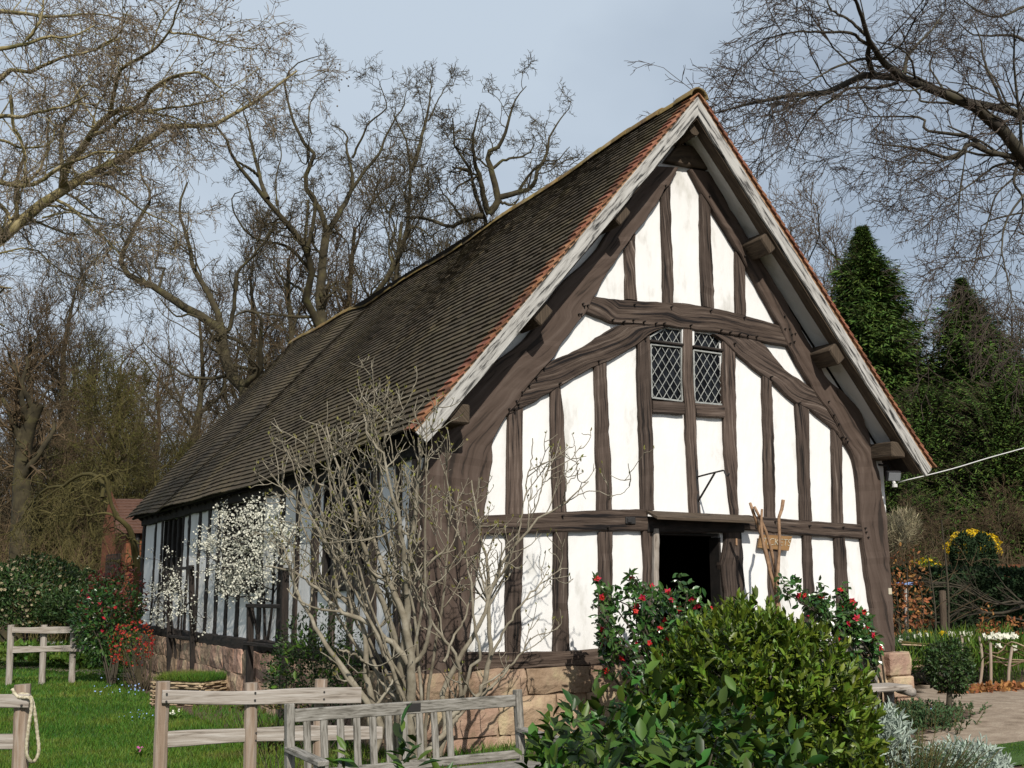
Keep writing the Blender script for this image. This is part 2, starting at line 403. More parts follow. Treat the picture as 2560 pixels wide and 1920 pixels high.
M['brick'] = mat('orange_brick', [(0.3, (0.10, 0.036, 0.018)), (0.6, (0.19, 0.070, 0.032))], scale=6, stretch=(1, 1, 4), rough=0.9, bump=0.01)
M['brownroof'] = mat('brown_roof_tile', [(0.3, (0.060, 0.030, 0.020)), (0.7, (0.12, 0.062, 0.042))], scale=9, stretch=(1, 1, 5), rough=0.9, bump=0.02)
M['wattle'] = mat('peeled_hazel_rod', [(0.3, (0.19, 0.13, 0.075)), (0.6, (0.38, 0.29, 0.19))], scale=12, rough=0.8, island=0.35, hue=0.01)
M['rope'] = mat('hemp_rope', [(0.4, (0.30, 0.26, 0.17)), (0.6, (0.52, 0.47, 0.35))], scale=40, rough=0.9, bump=0.003)
M['plastic'] = mat('black_plastic', (0.02, 0.02, 0.022), rough=0.4)
M['lampglass'] = mat('lamp_glass', (0.16, 0.17, 0.18), rough=0.15, spec=0.6)
M['whiteplastic'] = mat('white_plastic', (0.55, 0.55, 0.53), rough=0.5)
M['signwood'] = mat('sign_board_wood', [(0.3, (0.17, 0.09, 0.035)), (0.6, (0.27, 0.155, 0.065))], scale=5, stretch=(0.6, 5, 1), coord='UV', rough=0.7, bump=0.004)
M['paint'] = mat('pale_lettering_paint', (0.46, 0.42, 0.32), rough=0.8)
M['stick'] = mat('peeled_stick_bark', [(0.35, (0.17, 0.10, 0.055)), (0.65, (0.32, 0.20, 0.12))], scale=14, rough=0.7, bump=0.003)
M['fence_red'] = mat('red_stained_fence', (0.13, 0.045, 0.02), rough=0.9)
M['purlin'] = mat('purlin_oak', [(0.3, (0.030, 0.022, 0.015)), (0.6, (0.085, 0.062, 0.042))], scale=7, stretch=(0.6, 6, 1), coord='UV', rough=0.9, bump=0.012)
def stone_mat():
    m = mat('sandstone', [(0.32, (0.15, 0.115, 0.07)), (0.42, (0.27, 0.175, 0.12)), (0.52, (0.33, 0.225, 0.16)), (0.62, (0.40, 0.31, 0.20)), (0.72, (0.25, 0.225, 0.13))], scale=2.4, rough=0.95, bump=0.03, bscale=14, island=0.25, hue=0.015, detail=10)
    return m
M['stone'] = stone_mat()
M['joint'] = mat('stone_joint', [(0.3, (0.17, 0.12, 0.08)), (0.7, (0.26, 0.19, 0.13))], scale=10, rough=1.0, bump=0.01)
# ------------------------------------------------------------------ ground
def grid_sheet(name, xs, ys, mat, lift=0.0, mask=None, kind='structure', lab=None):
    X, Y = np.meshgrid(xs, ys); Z = ground(X, Y) + lift
    V = np.stack([X, Y, Z], 2).reshape(-1, 3)
    nx, ny = len(xs), len(ys)
    i, j = np.meshgrid(np.arange(nx - 1), np.arange(ny - 1))
    a = (j * nx + i).ravel()
    o = mk(name, V, [np.stack([a, a + 1, a + nx + 1, a + nx], 1)], mat, smooth=True)
    o['kind'] = kind
    return o
grid_sheet('woodland_ground', np.concatenate([np.arange(-400, -60, 20), np.arange(-60, 70, 1.5), np.arange(70, 420, 20)]),
           np.concatenate([np.arange(-60, -12, 4), np.arange(-12, 40, 1.5), np.arange(40, 420, 10)]), M['litter'], -0.02)
def poly_sheet(name, pts, mat, lift, res=0.35):
    # a sheet that follows the ground inside a closed outline given in metres
    p = np.asarray(pts, float)
    xs = np.arange(p[:, 0].min(), p[:, 0].max() + res, res); ys = np.arange(p[:, 1].min(), p[:, 1].max() + res, res)
    X, Y = np.meshgrid(xs, ys)
    def inside(x, y):
        r = np.zeros(x.shape, bool); n = len(p); j = n - 1
        for i in range(n):
            xi, yi = p[i]; xj, yj = p[j]
            c = ((yi > y) != (yj > y)) & (x < (xj - xi) * (y - yi) / (yj - yi + 1e-12) + xi)
            r ^= c; j = i
        return r
    cx = X[:-1, :-1] + res / 2; cy = Y[:-1, :-1] + res / 2
    m = inside(cx, cy)
    nx = len(xs)
    jj, ii = np.nonzero(m)
    a = jj * nx + ii
    V = np.stack([X, Y, ground(X, Y) + lift], 2).reshape(-1, 3)
    F = np.stack([a, a + 1, a + nx + 1, a + nx], 1)
    used = np.unique(F); mp_ = np.zeros(len(V), int); mp_[used] = np.arange(len(used))
    o = mk(name, V[used], [mp_[F]], mat, smooth=True); o['kind'] = 'structure'
    return o
def inpoly(p, x, y):
    p = np.asarray(p, float); r = np.zeros(np.shape(x), bool); n = len(p); j = n - 1
    for i in range(n):
        xi, yi = p[i]; xj, yj = p[j]
        c = ((yi > y) != (yj > y)) & (x < (xj - xi) * (y - yi) / (yj - yi + 1e-12) + xi)
        r ^= c; j = i
    return r
lawn_pts = [gp(-1500, 1.2)[:2], gp(-700, 12)[:2], gp(-500, 45)[:2], gp(100, 45)[:2], gp(420, 36)[:2], (-3.3, 15), (-3.7, 12), (-4.0, 7), (-4.1, 2.0), (-4.2, -0.6), (-4.1, -2.6), (-2.0, -4.4), (-1.2, -7), (-5, -12)]
poly_sheet('lawn', lawn_pts, M['lawn'], 0.0, 0.3)
bed_pts = [(-3.15, 15), (-3.75, 12), (-4.05, 7), (-4.15, 2.0), (-4.25, -0.6), (-4.15, -2.7), (-2.0, -4.5), (2.2, -3.2), (4.0, -1.4), (4.2, 0.5), (3.4, 1.5), (3.1, 0.1), (-3.15, 0.1)]
poly_sheet('flower_bed_soil', bed_pts, M['soil'], 0.012, 0.2)
pr = [gp(2240, 9.0)[:2], gp(2340, 11.6)[:2], gp(2290, 14.6)[:2], gp(2330, 16.4)[:2], gp(2700, 15.2)[:2], gp(3300, 13)[:2], gp(3100, 8.6)[:2], gp(2600, 9.35)[:2], gp(2420, 9.35)[:2], gp(2330, 7.5)[:2]]
poly_sheet('paved_path', pr, M['path'], 0.020, 0.15)
poly_sheet('grass_verge', [gp(2405, 9.3)[:2], gp(2440, 9.9)[:2], gp(2560, 10.25)[:2], gp(2900, 10.6)[:2], gp(2900, 8.9)[:2], gp(2560, 9.0)[:2]], M['lawn'], 0.028, 0.1)
right_bed = [gp(2180, 15.6)[:2], gp(2330, 16.3)[:2], gp(2700, 15.1)[:2], gp(3300, 13)[:2], gp(3300, 27)[:2], gp(2200, 27)[:2]]
poly_sheet('border_soil', right_bed, M['soil'], 0.008, 0.3)
gp0 = [gp(-900, 27)[:2], gp(60, 24.6)[:2], gp(330, 21.8)[:2], gp(330, 22.6)[:2], gp(60, 25.9)[:2], gp(-900, 30)[:2]]
poly_sheet('garden_path', gp0, M['path'], 0.012, 0.2)
poly_sheet('island_bed_soil', [gp(2275, 11.8)[:2], gp(2330, 12.6)[:2], gp(2390, 12.6)[:2], gp(2440, 12.1)[:2], gp(2400, 11.6)[:2], gp(2320, 11.4)[:2]], M['soil'], 0.034, 0.08)
# grass blades: nobody could count them
def scatter_grass(name, region, n, D0, D1, u0, u1, h, mat, seed, wmul=1.0):
    rng = np.random.default_rng(seed)
    D = D0 * (D1 / D0) ** rng.random(n)
    u = rng.uniform(u0, u1, n)
    t = (u - 1280) * D * 0.99 / FPX
    x = CAM[0] + FH[0] * D + RH[0] * t; y = CAM[1] + FH[1] * D + RH[1] * t
    k = inpoly(region, x, y)
    x, y, D = x[k], y[k], D[k]; n = len(x)
    patch = 0.7 + 0.6 * (np.sin(x * 2.1 + 1.3 * np.sin(y * 1.7)) * np.sin(y * 2.4 + x) * 0.5 + 0.5)
    hh = h * rng.uniform(0.5, 1.4, n) * patch
    ww = wmul * 0.004 * (D / 6) ** 0.8
    a = rng.uniform(0, 2 * PI, n); b = rng.uniform(0, 2 * PI, n)
    base = np.stack([x, y, ground(x, y) - 0.004], 1)
    s = np.stack([np.cos(a), np.sin(a), 0 * a], 1) * ww[:, None]
    ln = rng.uniform(0.1, 0.8, n)
    tip = base + np.stack([np.cos(b) * ln * hh, np.sin(b) * ln * hh, hh], 1)
    V = np.stack([base - s, base + s, tip], 1).reshape(-1, 3)
    o = mk(name, V, [np.arange(3 * n).reshape(-1, 3)], mat)
    o['kind'] = 'stuff'
    return setp(o, None)
setp(scatter_grass('grass', lawn_pts, 230000, 4.6, 26, -40, 1150, 0.055, M['blade'], 1), 'short green lawn grass growing across the left foreground', 'grass')
setp(scatter_grass('weeds', bed_pts, 60000, 5, 16, 500, 1500, 0.09, M['blade'], 2), 'low green weeds and grass sprouting in the soil bed behind the bench', 'grass')
setp(scatter_grass('verge_grass', [gp(2405, 9.3)[:2], gp(2440, 9.9)[:2], gp(2560, 10.25)[:2], gp(2900, 10.6)[:2], gp(2900, 8.9)[:2], gp(2560, 9.0)[:2]], 30000, 8.8, 10.8, 2380, 2650, 0.04, M['blade'], 3), 'patch of mown grass beside the paved path at bottom right', 'grass')
# ------------------------------------------------------------------ the timber framed hall
hall = empty('timber_framed_hall', (0, 7, 0), 'black and white timber framed hall with steep tiled roof and open doorway', 'hall')
XL, XR, YB, ZS = -3.19, 3.13, 14.0, 0.60
S0, C0 = math.sin(rad(49.95)), math.cos(rad(49.95))
TAN = math.tan(rad(49.95))
ZA = 6.97
def roofz(x, perp=0.0): return ZA - abs(x) * TAN - perp / C0
def G(u, v, y=0.0):
    p = on(1, y, u, v); return (p[0], p[2])
def panel_wall(name, breaks, zlo, ztop, holes, front, mat, mapf):
    mb = MB()
    b = sorted(set(breaks))
    for a, c in zip(b[:-1], b[1:]):
        segs = [(zlo, None)]
        for (h0, h1, z0, z1) in holes:
            if h0 <= a + 1e-6 and c <= h1 + 1e-6:
                ns = []
                for lo, hi in segs:
                    ns.append((lo, z0)) if z0 > lo else None
                    ns.append((z1, hi))
                segs = ns
        for lo, hi in segs:
            ta = ztop(a) if hi is None else hi; tcx = ztop(c) if hi is None else hi
            pts = [(a, lo), (c, lo), (c, tcx), (a, ta)]
            V = [mapf(p, q, 0.0) for p, q in pts] + [mapf(p, q, 0.16) for p, q in pts]
            mb.add(V, [np.array([[0, 1, 2, 3], [7, 6, 5, 4], [0, 4, 5, 1], [1, 5, 6, 2], [2, 6, 7, 3], [3, 7, 4, 0]])])
    return mb.build(name, mat, hall)
DX0, DX1, DZ = -0.42, 0.49, 1.965
WX0, WX1, WZ0, WZ1 = G(1622, 1000)[0], G(1806, 1000)[0], G(1700, 1012)[1], G(1700, 825)[1]
gm = lambda p, q, d: (p, 0.015 + d, q)
panel_wall('gable_wall', [XL, XR, 0.0, DX0, DX1, WX0, WX1], ZS - 0.02, lambda x: roofz(x, 0.16), [(DX0, DX1, 0, DZ), (WX0, WX1, WZ0, WZ1)], 0, M['plaster'], gm)
SW = [(1.36, 2.86, 1.50, 2.62), (5.5, 7.55, 1.47, 2.62), (10.35, 12.0, 1.47, 2.62)]
sm_ = lambda p, q, d: (XL + 0.004 + d, p, q)
panel_wall('side_wall', [0.0, YB] + [v for s in SW for v in s[:2]], ZS - 0.05, lambda y: 2.86, SW, 0, M['plaster'], sm_)
mb = MB()
mb.box((XR - 0.08, YB / 2, 1.6), (0.16, YB, 2.6)); mb.box((0, YB - 0.08, 1.6), (6.2, 0.16, 2.6))
mb.add([(XL, YB, 2.8), (XR, YB, 2.8), (0, YB, 6.7)], [np.array([[0, 1, 2]])])
mb.build('rear_wall', M['plaster'], hall)
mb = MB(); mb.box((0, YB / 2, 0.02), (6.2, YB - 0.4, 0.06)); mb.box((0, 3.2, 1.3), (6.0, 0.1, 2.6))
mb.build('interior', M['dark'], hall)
trng = np.random.default_rng(5)
def strip(L, R, front=-0.03, back=0.06, wob=0.0045, step=0.07, mapf=None):
    # a sawn or split timber between two measured edges, with waney arrises
    L = np.asarray(L, float); R = np.asarray(R, float)
    ln = np.linalg.norm(np.diff((L[[0, -1]] + R[[0, -1]]) / 2, axis=0))
    n = max(4, int(ln / step))
    l = resample(L, n, len(L) > 3); r = resample(R, n, len(R) > 3)
    ac = r - l; wd = np.linalg.norm(ac, axis=1, keepdims=True); ac = ac / wd
    def wv():
        x = np.arange(n) * step
        k = sum(trng.normal() * np.sin(x * fq + trng.uniform(0, 6)) for fq in (2.1, 4.7, 9.0, 19.0)) * 0.5
        k = k + trng.normal(size=n) * 0.3
        for _ in range(2):
            if trng.random() < 0.6 and n > 8: k[trng.integers(2, n - 2)] += trng.choice([-1.5, 1.5])
        return k[:, None] * wob
    l = l + ac * wv(); r = r + ac * wv()
    bow = trng.normal(size=n) * 0.003
    ch = 0.014
    rows = [(l, back), (l, front + ch), (l + ac * ch, front), ((l + r) / 2, front - 0.004), (r - ac * ch, front), (r, front + ch), (r, back)]
    V = []; UV = []
    s = np.concatenate([[0], np.cumsum(np.linalg.norm(np.diff((l + r) / 2, axis=0), axis=1))]) + trng.uniform(0, 30)
    m = len(rows)
    vo = trng.uniform(0, 5)
    for k in range(n):
        for j, (p, d) in enumerate(rows):
            V.append(mapf(p[k, 0], p[k, 1], d + (bow[k] if 1 <= j <= 5 else 0)))
            UV.append((s[k], vo + j / (m - 1) * float(wd[k, 0])))
    F = [[k * m + j, k * m + j + 1, (k + 1) * m + j + 1, (k + 1) * m + j] for k in range(n - 1) for j in range(m - 1)]
    E1 = [list(range(m))[::-1], [(n - 1) * m + j for j in range(m)]]
    return V, [np.array(F), np.array(E1)], UV
gmap = lambda x, z, d: (x, d, z)
smap = lambda y, z, d: (XL + d, y, z)
def gtimber(name, Lp, Rp, mat='timber', front=-0.03, px=True, wob=0.0045, label=None):
    if px: Lp = [G(*p) for p in Lp]; Rp = [G(*p) for p in Rp]
    V, P, UV = strip(Lp, Rp, front, 0.05, wob, mapf=gmap)
    o = mk(name, V, P, M[mat], hall, uv=UV, smooth=False)
    if label: o['label'] = label
    return o
# cruck blades
perp_x = lambda z, pp: (pp + C0 * (z - ZA)) / S0
Lo = [(-3.20, 0.58), (-3.20, 1.5), (-3.19, 2.2), (-3.17, 2.62)] + [(perp_x(z, pp), z) for z, pp in ((2.9, .27), (3.35, .27), (3.6, .29), (3.85, .37), (4.15, .39), (4.3, .33), (4.6, .32), (4.9, .37), (5.2, .36), (5.6, .30), (6.15, .28))]
Li = [G(*p) for p in [(1166, 1678), (1168, 1600), (1197, 1380), (1213, 1233), (1221, 1160), (1229, 1103), (1246, 1065), (1263, 1040), (1318, 966), (1373, 900), (1400, 860), (1459, 782), (1527, 661), (1591, 574), (1649, 493), (1690, 423)]]
gtimber('cruck_blade', Lo, Li, 'cruck', -0.06, False, 0.008)
Ri = [G(*p) for p in [(2190, 1628), (2180, 1573), (2155, 1400), (2145, 1308), (2138, 1223), (2128, 1147), (2107, 1107), (2069, 1033), (2039, 995), (1970, 877), (1941, 814), (1898, 736), (1860, 669), (1834, 623), (1773, 522), (1748, 481), (1718, 426)]]
Ro = [G(*p) for p in [(2232, 1628), (2229, 1600), (2216, 1400), (2210, 1291), (2197, 1240), (2191, 1185), (2174, 1126), (2162, 1080), (2145, 1033), (2111, 991), (2060, 949), (2035, 894), (2010, 850), (1967, 771), (1924, 701), (1866, 603), (1825, 533), (1765, 433)]]
gtimber('cruck_blade', Ri, Ro, 'cruck', -0.06, False, 0.008)
gtimber('yoke', [(1655, 408), (1768, 430)], [(1690, 365), (1755, 372)], 'purlin', -0.075)
# collar, braces, rails, sill
gtimber('collar_beam', [(1459, 782), (1485, 790), (1524, 807), (1540, 811), (1603, 814), (1660, 817), (1701, 824), (1788, 833), (1898, 855), (1964, 868)],
        [(1480, 742), (1530, 750), (1591, 753), (1657, 758), (1707, 759), (1753, 768), (1799, 776), (1840, 785), (1892, 800), (1941, 814)], 'rail', -0.045)
gtimber('arch_brace', [(1263, 1041), (1304, 1021), (1402, 964), (1480, 920), (1515, 906), (1560, 882), (1592, 862), (1627, 833), (1668, 819)],
        [(1262, 1034), (1285, 1007), (1318, 966), (1351, 923), (1375, 903), (1454, 868), (1500, 838), (1545, 815), (1600, 813)], 'rail', -0.04, wob=0.006)
gtimber('arch_brace', [(1778, 836), (1801, 851), (1835, 885), (1893, 932), (1931, 960), (1974, 1000), (2026, 1029), (2081, 1076), (2107, 1111)],
        [(1850, 846), (1896, 856), (1917, 874), (1963, 926), (2009, 960), (2044, 995), (2069, 1033), (2090, 1070), (2108, 1106)], 'timber', -0.04, wob=0.006)
gtimber('mid_rail', [(1197, 1336), (1289, 1334), (1417, 1331), (1612, 1328)], [(1197, 1290), (1300, 1285), (1414, 1279), (1529, 1275), (1612, 1273)], 'rail', -0.05)
gtimber('mid_rail', [(1853, 1324), (1980, 1337), (2140, 1346), (2156, 1348)], [(1855, 1288), (1992, 1300), (2140, 1311), (2154, 1312)], 'rail', -0.05)
gtimber('sill_beam', [(1160, 1676), (1400, 1668), (1530, 1658), (1612, 1654)], [(1160, 1630), (1382, 1628), (1520, 1620), (1612, 1616)], 'rail', -0.05)
gtimber('sill_beam', [(1850, 1640), (2000, 1634), (2192, 1625)], [(1850, 1608), (2000, 1604), (2186, 1598)], 'rail', -0.05)
# studs of the upper triangle, then those between collar, braces, rail and sill
STUDS = [
    ([(1559, 626), (1562, 672), (1563, 749)], [(1585, 585), (1585, 669), (1590, 753)]),
    ([(1650, 496), (1655, 640), (1657, 759)], [(1673, 455), (1676, 583), (1681, 669), (1682, 759)]),
    ([(1748, 481), (1749, 640), (1754, 766)], [(1773, 522), (1776, 611), (1780, 669), (1784, 773)]),
    ([(1836, 629), (1837, 784)], [(1860, 672), (1863, 791)]),
    ([(1592, 862), (1592, 960), (1595, 1047), (1601, 1276)], [(1621, 839), (1626, 960), (1630, 1134), (1634, 1276)]),
    ([(1705, 824), (1705, 960), (1711, 1041), (1717, 1163), (1723, 1283)], [(1727, 826), (1731, 960), (1737, 1041), (1740, 1134), (1750, 1284)]),
    ([(1804, 853), (1805, 1012), (1810, 1134), (1827, 1290)], [(1838, 887), (1837, 960), (1840, 1105), (1844, 1291)]),
    ([(1268, 1038), (1266, 1160), (1265, 1289)], [(1306, 1020), (1304, 1160), (1307, 1288)]),
    ([(1375, 979), (1376, 1103), (1382, 1280)], [(1399, 966), (1405, 1016), (1411, 1131), (1414, 1280)]),
    ([(1483, 918), (1487, 1045), (1492, 1278)], [(1516, 905), (1521, 1074), (1528, 1276)]),
    ([(1903, 939), (1908, 1134), (1911, 1294)], [(1926, 956), (1934, 1134), (1937, 1296)]),
    ([(1985, 1007), (1995, 1163), (1998, 1301)], [(2020, 1026), (2021, 1134), (2024, 1238), (2028, 1303)]),
    ([(2077, 1073), (2079, 1200), (2080, 1308)], [(2102, 1108), (2103, 1200), (2105, 1309)]),
    ([(1265, 1334), (1264, 1534), (1263, 1631)], [(1306, 1334), (1302, 1534), (1300, 1631)]),
    ([(1383, 1331), (1381, 1628)], [(1419, 1331), (1421, 1628)]),
    ([(1495, 1330), (1497, 1624)], [(1530, 1330), (1529, 1622)]),
    ([(1916, 1331), (1921, 1480), (1922, 1608)], [(1944, 1334), (1945, 1480), (1948, 1608)]),
    ([(2005, 1339), (2011, 1488), (2014, 1605)], [(2025, 1341), (2034, 1490), (2040, 1604)]),
    ([(2083, 1343), (2090, 1476), (2096, 1602)], [(2110, 1346), (2119, 1482), (2126, 1602)])]
for a, b in STUDS: gtimber('stud', a, b, 'timber', -0.028 - trng.uniform(0, 0.01))
gtimber('window_sill', [(1626, 1033), (1706, 1038)], [(1626, 1002), (1705, 1008)], 'timber', -0.05)
gtimber('window_sill', [(1737, 1041), (1806, 1045)], [(1731, 1009), (1805, 1014)], 'timber', -0.05)
gtimber('door_post', [(1604, 1328), (1607, 1390), (1606, 1640)], [(1626, 1328), (1627, 1390), (1628, 1640)], 'timber', -0.035)
gtimber('door_board', [(1626, 1322), (1628, 1640)], [(1639, 1322), (1640, 1640)], 'oakgrey', -0.07, wob=0.004)
gtimber('door_post', [(1804, 1326), (1806, 1400), (1806, 1640)], [(1850, 1326), (1858, 1447), (1856, 1640)], 'timber', -0.04, wob=0.014)
gtimber('door_lintel', [(1612, 1332), (1853, 1332)], [(1612, 1292), (1853, 1292)], 'sidetimber', -0.055)
mb = MB(); mb.box((DX0 + .012, .095, .95), (.028, .17, 1.95)); mb.box((DX1 - .012, .095, .95), (.028, .17, 1.95)); mb.box(((DX0 + DX1) / 2, .097, DZ - .012), (DX1 - DX0 - .06, .17, .028)); mb.build('door_lining', M['black'], hall)
mb = MB()
a0 = np.array([*G(1608, 1277)]); a1 = np.array([*G(1860, 1289)])
mb.add([(a0[0], -0.055, a0[1]), (a1[0], -0.055, a1[1]), (a1[0] + 0.02, -0.25, a1[1] - 0.075), (a0[0], -0.25, a0[1] - 0.075),
        (a0[0], -0.055, a0[1] - 0.028), (a1[0], -0.055, a1[1] - 0.028), (a1[0] + 0.02, -0.25, a1[1] - 0.103), (a0[0], -0.25, a0[1] - 0.103)],
       [np.array([[3, 2, 1, 0], [4, 5, 6, 7], [0, 1, 5, 4], [1, 2, 6, 5], [2, 3, 7, 6], [3, 0, 4, 7]])],
       [(0, 0), (1.1, 0), (1.1, .2), (0, .2), (0, .25), (1.1, .25), (1.1, .23), (0, .23)])
mb.build('door_canopy', M['purlin'], hall)
mb = MB(); lx, lz = G(1834, 1355); mb.box((lx, -0.048, lz), (0.018, 0.012, 0.075)); mb.build('latch_plate', M['mortar'], hall)
for u, v in ((1568, 1302), (1891, 1313)):
    mb = MB(); x, z = G(u, v); mb.box((x, -0.055, z), (0.13, 0.03, 0.075), bev=0.01); mb.box((x - 0.02, -0.07, z), (0.05, 0.03, 0.05), bev=0.01)
    mb.build('iron_plate', M['iron'], hall)
x, z = G(2215, 1478); mb = MB(); mb.box((x, -0.062, z), (0.055, 0.01, 0.075)); mb.build('notice_plate', M['paint'], hall)
# oak pegs that stand proud of the joints
PEG = [(1579, 765), (1671, 771), (1769, 780), (1853, 797), (1453, 770), (1449, 764), (1461, 768), (1439, 790), (1445, 790), (1525, 803), (1552, 808), (1576, 804), (1603, 808), (1632, 812), (1653, 812), (1719, 817), (1655, 470), (1765, 496), (1852, 645), (1607, 848),
       (1795, 829), (1818, 834), (1841, 838), (1862, 842), (1884, 845), (1829, 862), (1953, 826), (1964, 826), (1970, 840), (1976, 858), (1978, 838), (1966, 862), (1280, 1026), (1283, 1006), (1298, 984), (1317, 966), (1334, 948), (1353, 923), (1265, 1026), (1393, 962), (1290, 1014), (1490, 906),
       (2062, 1007), (2075, 1040), (2087, 1062), (2098, 1095), (2105, 1098), (2109, 1106), (1990, 1010), (1920, 945), (1399, 1292), (2015, 1316), (2098, 1320), (1929, 1306), (2153, 1322), (2155, 1332), (1952, 795), (2160, 1345), (1512, 1320), (1290, 1320)]
px_, pz_ = G(*PEG[0])
pm = MB(); pm.tube([(px_, -0.02, pz_), (px_, -0.085, pz_ + 0.006)], [0.013, 0.010], 6)
peg0 = pm.build('peg', M['sidetimber'], hall)
for p in PEG[1:]:
    q = peg0.copy(); COL.objects.link(q); q.parent = hall
    x, z = G(*p); q.location = (x - px_, 0, z - pz_)
# leaded window in the gable
def lattice(poly, y, dx, dz, bw=0.0075):
    mb = MB(); poly = np.asarray(poly, float); n = len(poly)
    cx = poly.mean(0)
    ar = sum(poly[i, 0] * poly[(i + 1) % n, 1] - poly[(i + 1) % n, 0] * poly[i, 1] for i in range(n))
    if ar < 0: poly = poly[::-1]
    for sg in (1, -1):
        d = np.array([dx, sg * dz]); L = np.linalg.norm(d); d /= L; nn = np.array([-d[1], d[0]])
        sp = 2 * dx * dz / L
        for k in range(-14, 15):
            p0 = cx + nn * (k + 0.5) * sp; t0, t1 = -9, 9
            for i in range(n):
                e = poly[(i + 1) % n] - poly[i]; nrm = np.array([-e[1], e[0]])
                de = d @ nrm; s = (p0 - poly[i]) @ nrm
                if abs(de) < 1e-9:
                    if s < 0: t1 = -99
                elif de > 0: t0 = max(t0, -s / de)
                else: t1 = min(t1, -s / de)
            if t1 - t0 > 0.015:
                a, b = p0 + d * t0, p0 + d * t1
                yy = y - (0.0012 if sg > 0 else 0)
                mb.beam((a[0], yy, a[1]), (b[0], yy, b[1]), bw * 0.7, bw, (0, 1, 0), 0.0015)
    return mb
c5 = lambda x, y: G(1560 + x * .1808, 790 + y * .1808, 0.02)
LIGHTS = [([(352, 388), (785, 432), (800, 1190), (370, 1140)], 'oakgrey'), ([(335, 300), (560, 158), (790, 182), (795, 393), (338, 342)], 'plaster'),
          ([(945, 468), (1345, 522), (1356, 1238), (960, 1203)], 'oakgrey'), ([(932, 195), (1270, 245), (1350, 322), (1356, 472), (932, 418)], 'plaster')]
for k, (pl, fm) in enumerate(LIGHTS):
    P = np.array([c5(*p) for p in pl])
    fb = MB()
    n = len(P); cen = P.mean(0)
    for i in range(n):
        a = P[i] + (cen - P[i]) * 0.02; b = P[(i + 1) % n] + (cen - P[(i + 1) % n]) * 0.02
        fb.beam((a[0], 0.012, a[1]), (b[0], 0.012, b[1]), 0.02, 0.03, (0, 1, 0), 0.003)
    fr_ = fb.build('window', M['lead'] if fm == 'oakgrey' else M['lead'], hall)
    gb = MB(); gb.add([(p[0], 0.03, p[1]) for p in P] + [(p[0], 0.036, p[1]) for p in P], [np.array([list(range(n))[::-1], list(range(n, 2 * n))])]); gb.build('pane', M['glass'], fr_)
    lattice(P, 0.022, 0.0525, 0.075, 0.010).build('lead_lattice', M['lead'], fr_)
    if fm == 'plaster':
        rb = MB()
        e = P[[2, 3]] if k == 1 else P[[0, 4]]
        rb.beam((e[0][0], -0.002, e[0][1]), (e[1][0], -0.002, e[1][1]), 0.03, 0.028, (0, 1, 0), 0.002); rb.build('painted_reveal', M['plaster'], fr_)
mb = MB(); b_ = [c5(330, 350), c5(800, 408)]; mb.beam((b_[0][0], 0.0, b_[0][1]), (b_[1][0], 0.0, b_[1][1]), 0.06, 0.028)
b_ = [c5(930, 425), c5(1360, 485)]; mb.beam((b_[0][0], 0.0, b_[0][1]), (b_[1][0], 0.0, b_[1][1]), 0.06, 0.028); mb.build('transom', M['sidetimber'], hall)
# wrought iron bracket over the door
br = MB()
br.tube([(0.15, -0.03, 2.585), (0.14, -0.25, 2.60), (0.135, -0.50, 2.615), (0.135, -0.52, 2.61), (0.135, -0.535, 2.58), (0.135, -0.55, 2.555), (0.135, -0.58, 2.55), (0.135, -0.60, 2.575)], 0.010, 6)
br.tube([(0.155, -0.03, 2.31), (0.14, -0.36, 2.605)], 0.012, 6)
br.box((0.152, -0.035, 2.42), (0.03, 0.012, 0.5), bev=0.003)
br.build('iron_bracket', M['iron'], hall)
# side wall timbers
def stimber(name, pts_b, w0, w1, mat='sidetimber', front=-0.025):
    pass
SST = [(12.73, .17, 0), (12.1, .17, 0), (9.83, .18, 0), (9.03, .19, 0), (8.38, .21, 0), (7.73, .22, 0), (5.36, .22, 0), (4.44, .22, 0), (3.78, .2, 0), (3.08, .27, 0), (1.21, .24, 0), (0.55, .17, 0), (10.30, .16, 0),
       (11.5, .14, 1), (10.9, .14, 1), (7.1, .19, 1), (6.47, .22, 1), (2.43, .22, 1), (1.85, .22, 1)]
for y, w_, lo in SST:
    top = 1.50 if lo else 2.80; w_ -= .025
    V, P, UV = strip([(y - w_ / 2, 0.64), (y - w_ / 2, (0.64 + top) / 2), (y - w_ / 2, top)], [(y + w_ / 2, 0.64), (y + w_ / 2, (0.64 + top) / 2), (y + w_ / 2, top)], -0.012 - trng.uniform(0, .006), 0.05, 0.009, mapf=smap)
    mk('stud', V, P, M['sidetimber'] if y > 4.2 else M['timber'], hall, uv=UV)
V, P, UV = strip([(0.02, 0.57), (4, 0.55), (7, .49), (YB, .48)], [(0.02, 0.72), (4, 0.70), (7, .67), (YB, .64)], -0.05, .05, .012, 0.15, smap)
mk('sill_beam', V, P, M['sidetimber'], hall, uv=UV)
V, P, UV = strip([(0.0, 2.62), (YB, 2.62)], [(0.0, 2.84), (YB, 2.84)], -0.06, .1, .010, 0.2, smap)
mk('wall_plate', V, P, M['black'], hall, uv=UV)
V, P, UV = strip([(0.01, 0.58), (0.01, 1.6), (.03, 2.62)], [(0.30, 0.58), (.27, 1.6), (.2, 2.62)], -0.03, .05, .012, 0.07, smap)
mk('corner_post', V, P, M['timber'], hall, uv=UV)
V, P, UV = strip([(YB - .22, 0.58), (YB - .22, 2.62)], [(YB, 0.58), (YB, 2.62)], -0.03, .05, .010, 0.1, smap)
mk('corner_post', V, P, M['sidetimber'], hall, uv=UV)
